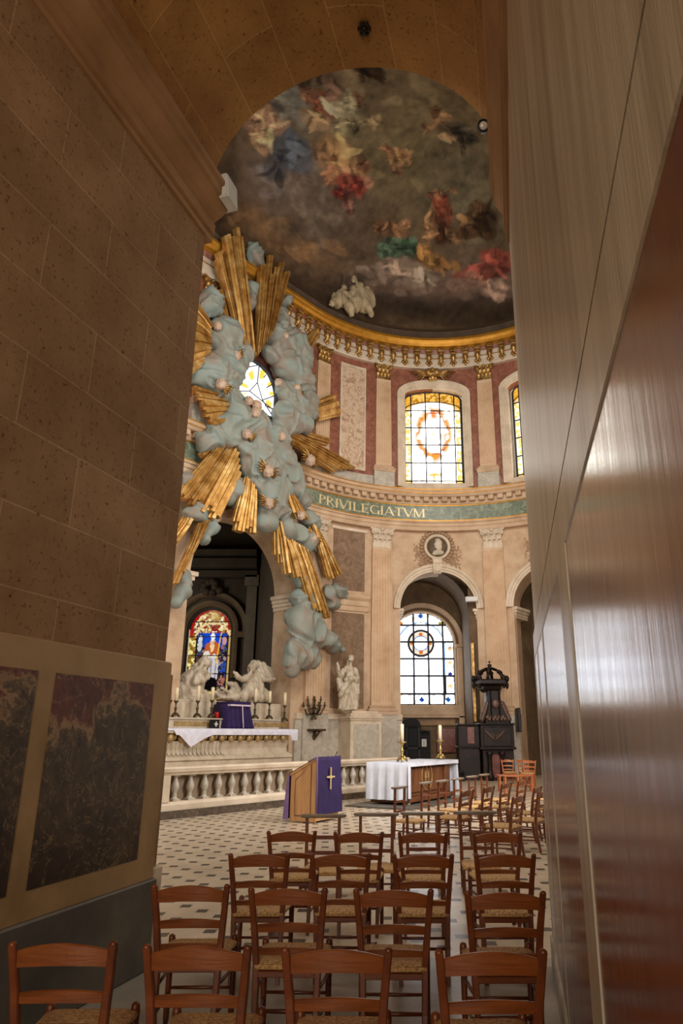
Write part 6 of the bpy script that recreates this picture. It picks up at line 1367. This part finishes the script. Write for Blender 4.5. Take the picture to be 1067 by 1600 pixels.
for c in word:
    b=MB()
    def P(x,z,o=.0): return plan(cur+x*kx*1.0,.222+o)+Vector((0,0,z0L+z*hL))
    def quad(pts): b.loft([[P(x,z,-.02) for x,z in pts],[P(x,z,.012) for x,z in pts]],True,True)
    for g in GLY[c]:
        if g[0]=='v': x,za,zb,w=g[1:]; quad([(x-w/2,za),(x+w/2,za),(x+w/2,zb),(x-w/2,zb)]); [quad([(x-w/2-.08,zz),(x+w/2+.08,zz),(x+w/2+.08,zz+.045),(x-w/2-.08,zz+.045)]) for zz in (za,zb-.045)]
        elif g[0]=='h': xa,xb,z,w=g[1:]; quad([(xa,z-w/2),(xb,z-w/2),(xb,z+w/2),(xa,z+w/2)]); quad([(xb-.05,z-.12),(xb,z-.12),(xb,z+.12),(xb-.05,z+.12)])
        elif g[0]=='l': xa,za,xb,zb,w=g[1:]; quad([(xa-w/2,za),(xa+w/2,za),(xb+w/2,zb),(xb-w/2,zb)]); [quad([(xx-w/2-.06,zz),(xx+w/2+.06,zz),(xx+w/2+.06,zz+.04),(xx-w/2-.06,zz+.04)]) for xx,zz in ((xa,za if za<.5 else za-.04),(xb,zb if zb<.5 else zb-.04))]
        else:
            if g[0]=='a': x,za,zb,r=g[1:]; cz=(za+zb)/2; hh=(zb-za)/2; out=[(x+r*.95*cos(a),cz+hh*sin(a)) for a in np.linspace(-PI/2,PI/2,13)]; inn=[(x+(r*.95-.13)*cos(a),cz+(hh-.05)*sin(a)) for a in np.linspace(-PI/2,PI/2,13)]
            else: out=[(.42+.42*cos(a),.5+.5*sin(a)) for a in np.linspace(.7,2*PI-.5,19)]; inn=[(.44+.30*cos(a),.5+.44*sin(a)) for a in np.linspace(.7,2*PI-.5,19)]; quad([(.68,.0),(.8,.0),(.8,.42),(.68,.42)]); quad([(.58,.4),(.86,.4),(.86,.44),(.58,.44)])
            for i in range(len(out)-1): quad([out[i],out[i+1],inn[i+1],inn[i]])
    b.build('letter_'+c.lower(),M['letter'],ins); cur+=ADV[c]*kx
# ------------------------------------------------------------------ rush-seated ladder-back chairs
def bar(b,p0,p1,w0,w1,d0=None,d1=None):
    """rectangular bar, w across x, d across y"""
    d0=d0 or w0; d1=d1 or w1
    b.loft([[Vector(p)+Vector((sx*w/2,sy*d/2,0)) for sx,sy in ((-1,-1),(1,-1),(1,1),(-1,1))] for p,w,d in ((p0,w0,d0),(p1,w1,d1))],True,True)
def make_chair(wood,slat,label,group):
    t=thing('rush_chair',label,'chair',(0,0,0),0,group)
    for sg in (-1,1):
        b=MB(); pts=[(sg*.168,-.035,0,.03,.034),(sg*.172,.0,.22,.035,.04),(sg*.178,.012,.45,.038,.042),(sg*.196,-.02,.66,.036,.036),(sg*.214,-.066,.845,.034,.03)]
        b.loft([[Vector((x+a*w/2,y+c*d/2,z)) for a,c in ((-1,-.7),(-.7,-1),(.7,-1),(1,-.7),(1,.7),(.7,1),(-.7,1),(-1,.7))] for x,y,z,w,d in pts],True,True); b.ball((sg*.2145,-.067,.845),(.018,.016,.014),8,5); b.build('rear_post',wood,t)
        b=MB(); b.lathe([(.015,0),(.019,.03),(.0185,.2),(.021,.4),(.022,.46),(.019,.478),(.008,.486),(0,.486)],10,(sg*.2,.405,0)); b.build('front_leg',wood,t)
        for z in (.16,.3):
            b=MB(); b.tube([(sg*.172,.0,z+.01),(sg*.187,.2,z+.005),(sg*.2,.405,z)],[.009,.011,.009],7); b.build('side_stretcher',wood,t)
    for z in (.19,.33): b=MB(); b.tube([(-.2,.405,z),(0,.405,z),(.2,.405,z)],[.009,.012,.009],7); b.build('front_stretcher',wood,t)
    b=MB(); b.tube([(-.17,.0,.22),(0,.0,.22),(.17,.0,.22)],[.01,.012,.01],7); b.build('back_stretcher',wood,t)
    def slatm(z0,hc,he,rise,hw,y0):
        b=MB(); rings=[]
        for i in range(13):
            u=-1+i/6; x=u*hw; bow=-.028*(1-u*u); lo=z0+rise*(1-u*u)*.8; hgt=he+(hc-he)*(1-u*u); hi=lo+hgt+rise*.2*(1-u*u); yy=y0+bow; ty=-.22*(hi-z0)*.6
            rings.append([Vector((x,yy-.008,lo)),Vector((x,yy+.008,lo)),Vector((x,yy+.009+ty*.6,hi-.004)),Vector((x,yy+.004+ty*.6,hi)),Vector((x,yy-.004+ty*.6,hi)),Vector((x,yy-.009+ty*.6,hi-.004))])
        b.loft(rings,True,True); return b
    slatm(.755,.082,.062,.016,.203,-.046).build('top_slat',slat,t); slatm(.612,.047,.04,.012,.190,-.010).build('middle_slat',slat,t); slatm(.496,.036,.032,.009,.180,.006).build('lower_slat',slat,t)
    b=MB(); n=14
    rows=[]
    for j in range(n+1):
        v=j/n; y=-.005+.425*v; hw=.178+(.212-.178)*v; r=[]
        for i in range(n+1):
            u=-1+2*i/n; e=max(abs(u),abs(2*v-1)); z=.452+.016*math.sqrt(max(0,1-e**6))-.010*(1-e)
            dg=abs(abs(u)-abs(2*v-1)); z-=.004*math.exp(-(dg/.06)**2)*(1 if e<.97 else 0); r.append(Vector((u*hw,y,z)))
        rows.append(r)
    b.loft(rows,smooth=True)
    ring=lambda z,g:[Vector((-.178-g,-.005-g,z)),Vector((.178+g,-.005-g,z)),Vector((.212+g,.42+g,z)),Vector((-.212-g,.42+g,z))]
    b.loft([ring(.452,0),ring(.44,.008),ring(.425,.004),ring(.418,-.01)],True,True,True); b.build('rush_seat',M['rush'],t)
    b=MB(); b.box(-.165,.165,-.012,.012,.385,.418,None,.004); b.build('seat_rail',wood,t); b=MB(); b.box(-.19,.19,.395,.413,.385,.415,None,.004); b.build('seat_rail',wood,t)
    return t
rng=random.Random(4)
ROWS=[('nearest row to the camera',[(-1.375,3.42,.02),(-.785,3.37,-.03),(-.195,3.33,-.02),(.44,3.3,.01)]),('second row from the camera',[(-1.145,4.62,.02),(-.555,4.53,-.03),(.055,4.49,-.02),(.685,4.43,.0)]),('third row from the camera',[(-.93,5.75,.0),(-.325,5.76,-.01),(.29,5.73,.0),(.90,5.74,-.02)]),('fourth row from the camera',[(-.85,7.04,.0),(-.23,6.97,-.02),(.355,6.97,0),(1.03,6.97,.02)])]
POSN=['leftmost','second from the left','second from the right','rightmost']
ch0=None
for rn,row in ROWS:
    for (x,y,rz),pn in zip(row,POSN):
        lab='brown rush chair, %s of four in the %s'%(pn,rn)
        if ch0 is None: ch0=make_chair(M['chair'],M['chair_slat'],lab,'chairs in rows facing the altar'); ch0.location=(x,y+.06,0); ch0.rotation_euler=(0,0,rz)
        else: dup(ch0,(x,y+.06,0),rz,lab,'chairs in rows facing the altar')
fa=math.atan2(.51,-.86)-PI/2   # facing the altar table on the left
SIDE=[(1.90,10.95,'nearest of the oblique chairs by the right pier'),(1.28,12.05,'left front of the oblique chairs, beside the grey kneelers'),(1.74,12.85,'second of the oblique chairs along the grey kneelers'),(2.20,13.8,'third of the oblique chairs along the grey kneelers'),(2.66,14.65,'fourth of the oblique chairs along the grey kneelers'),(2.42,11.75,'behind the nearest oblique chair, touching the pier edge'),(2.55,12.75,'second back row, half hidden by the pier edge'),(3.1,13.5,'back row of oblique chairs, by the pier edge'),(3.5,15.4,'farthest of the oblique chairs near the pier edge')]
for x,y,lab in SIDE: dup(ch0,(x,y,0),fa+rng.uniform(-.06,.06),'brown rush chair seen obliquely, '+lab,'chairs turned towards the altar table')
# ------------------------------------------------------------------ kneelers with flat arm-rests
def make_kneeler(label,group):
    t=thing('prayer_kneeler',label,'kneeler',(0,0,0),0,group)
    b=MB(); pts=[(-.265,-.01),(-.235,-.055),(-.1,-.066),(.1,-.066),(.235,-.055),(.265,-.01),(.265,.01),(.225,.06),(.1,.05),(-.1,.05),(-.225,.06),(-.265,.01)]
    b.loft([[Vector((x*k,y*k,z)) for x,y in pts] for z,k in ((.79,.93),(.80,1),(.815,1),(.824,.97))],True,True); b.build('arm_rest',M['priewood'],t)
    for sg in (-1,1):
        b=MB(); b.loft([[Vector((sg*x+a*w/2,y+c*w/2,z)) for a,c in ((-1,-1),(1,-1),(1,1),(-1,1))] for x,y,z,w in ((.18,.03,0,.03),(.182,.012,.3,.038),(.186,.0,.792,.034))],True,True); b.build('post',M['chair'],t)
        b=MB(); b.lathe([(.015,0),(.02,.04),(.019,.2),(.021,.27),(.012,.29),(0,.29)],9,(sg*.2,-.36,0)); b.build('front_leg',M['chair'],t)
        b=MB(); b.tube([(sg*.182,.02,.13),(sg*.19,-.17,.12),(sg*.2,-.36,.12)],.011,6); b.build('side_stretcher',M['chair'],t)
    for z in (.42,.58): b=MB(); b.box(-.182,.182,-.012,.012,z-.02,z+.02,None,.004); b.build('cross_rail',M['chair'],t)
    b=MB(); b.tube([(-.2,-.36,.14),(.2,-.36,.14)],.011,6); b.build('front_stretcher',M['chair'],t)
    b=MB(); ring=lambda z,g:[Vector((-.185-g,.0+g,z)),Vector((.185+g,.0+g,z)),Vector((.21+g,-.39-g,z)),Vector((-.21-g,-.39-g,z))]
    b.loft([ring(.25,0),ring(.262,.006),ring(.285,.006),ring(.297,-.008)],True,True); b.build('rush_seat',M['rush'],t); return t
KN=[(-.70,8.75,.0,'leftmost of the four grey-topped kneelers behind the fourth chair row'),(-.09,8.9,.0,'second from left of the four grey-topped kneelers facing the lectern'),(.46,9.02,.02,'second from right of the four grey-topped kneelers before the chairs'),(1.10,9.1,.0,'rightmost of the four grey-topped kneelers before the oblique chairs')]
k0=None
for x,y,rz,lab in KN:
    if k0 is None: k0=make_kneeler(lab,'kneelers in front of the chair rows'); k0.location=(x,y,0)
    else: dup(k0,(x,y,0),rz,lab,'kneelers in front of the chair rows')
OB=[(.28,13.3,'nearest oblique kneeler in front of the altar table'),(.80,14.5,'second oblique kneeler before the gold emblem of the altar table'),(1.17,15.1,'third oblique kneeler at the right end of the altar table'),(1.56,15.85,'fourth oblique kneeler, on open floor right of the altar table'),(1.97,16.7,'fifth oblique kneeler, second from the far end'),(2.35,17.5,'farthest oblique kneeler towards the carved pulpit')]
fk=math.atan2(.42,-.9)-PI/2
for i,(x,y,lab) in enumerate(OB): dup(k0,(x,y,0),fk+rng.uniform(-.08,.05),lab,'kneelers turned towards the altar table')
# ------------------------------------------------------------------ orange chairs and a bench by the pulpit
oc=make_chair(M['chair_orange'],M['chair_orange'],'orange wooden ladder-back chair behind the bench before the carved pulpit','orange chairs by the pulpit')
p=AT(793.5,1200,26.6); oc.location=(p.x,26.6,0); oc.rotation_euler=(0,0,PI)
p=AT(818,1200,26.4); dup(oc,(p.x,26.4,0),PI+.2,'orange ladder-back chair right of the first, behind the bench by the pulpit'); p=AT(827,1200,25.6); dup(oc,(p.x,25.6,0),PI-.4,'orange ladder-back chair at the edge of the right pier near the bench')
YBn=23.6; X0,X1=AT(777,1205,YBn).x,AT(831,1205,YBn).x; zb=.5
t=thing('wooden_bench','long orange wooden bench in front of the orange chairs','bench',((X0+X1)/2,YBn,0))
b=MB(); b.box(X0,X1,YBn-.2,YBn+.2,zb-.05,zb,None,.01); b.build('bench_seat',M['chair_orange'],t)
for x in (X0+.05,X1-.05):
    for y in (-.16,.16): b=MB(); b.box(x-.025,x+.025,YBn+y-.025,YBn+y+.025,0,zb-.05); b.build('leg',M['chair_orange'],t)
b=MB(); b.box(X0+.05,X1-.05,YBn-.02,YBn+.02,.18,.22); b.build('stretcher',M['chair_orange'],t)
YBn=21.6; X0,X1=AT(786,1212,YBn).x,AT(810,1212,YBn).x; zb=AT(800,1211,YBn).z
t=thing('wooden_stool','low orange wooden stool in front of the long bench','stool',((X0+X1)/2,YBn,0))
b=MB(); b.box(X0,X1,YBn-.2,YBn+.2,zb-.04,zb,None,.01); b.build('stool_seat',M['chair_orange'],t)
for x in (X0+.04,X1-.04):
    for y in (-.16,.16): b=MB(); b.box(x-.02,x+.02,YBn+y-.02,YBn+y+.02,0,zb-.04); b.build('leg',M['chair_orange'],t)
# ------------------------------------------------------------------ daylight of the rotunda's other windows, and two added fill lamps
def area(name,loc,target,sx,sy,power,col):
    l=bpy.data.lights.new(name,'AREA'); l.shape='RECTANGLE'; l.size=sx; l.size_y=sy; l.energy=power; l.color=col
    o=bpy.data.objects.new(name,l); COL.objects.link(o); o.location=loc; d=(Vector(target)-Vector(loc)); o.rotation_euler=d.to_track_quat('-Z','Y').to_euler(); o['kind']='helper'; return o
DAY=(1.0,.93,.84)
area('drum_window_light_right',CC+NN*6.6-TT*3+Vector((0,0,15.6)),plan(2)+Vector((0,0,7)),2.8,5,540,DAY)
area('drum_window_light_near',CC+NN*6.6-TT*9+Vector((0,0,15.6)),plan(3)+Vector((0,0,6)),2.8,5,700,DAY)
area('drum_window_light_west',C2-TT*6.2+NN*1+Vector((0,0,15.6)),plan(8)+Vector((0,0,7)),2.8,5,700,DAY)
area('bay_window_light_right',CC+NN*7.0-TT*7+Vector((0,0,5)),plan(1)+Vector((0,0,6)),2.6,4.4,760,(1,.96,.92))
area('ambulatory_fill_light',(-1.5,-7,4.2),(-.6,4,3.6),4,5,660,(1.0,.86,.67))  # fill lamp added behind the camera to brighten the passage
area('chapel_fill_light',(-13,31,7),(-5,34,6),2.5,4,260,(1.0,.88,.7))  # unseen lamp added to lift the dark chapel interior
w=bpy.data.worlds.new('world'); SC.world=w; w.use_nodes=True; bg=w.node_tree.nodes['Background']; bg.inputs[0].default_value=(1.0,.88,.73,1); bg.inputs[1].default_value=.5
cam=bpy.data.cameras.new('camera'); co=bpy.data.objects.new('camera',cam); COL.objects.link(co); co.location=(0,0,EYE); co.rotation_euler=(PI/2+PITCH,0,0)
cam.sensor_fit='VERTICAL'; cam.sensor_height=36; cam.lens=FPX*36/1600; cam.shift_x=-(PCX-533.5)/1600; cam.clip_end=200; cam.clip_start=.05
SC.camera=co
SC.view_settings.view_transform='Standard'; SC.view_settings.look='None'; SC.view_settings.gamma=1; SC.view_settings.use_curve_mapping=False; SC.view_settings.exposure=0.0
SC.cycles.max_bounces=10; SC.cycles.diffuse_bounces=5; SC.cycles.caustics_reflective=False; SC.cycles.sample_clamp_indirect=6
try: SC.cycles.use_denoising=True
except Exception: pass
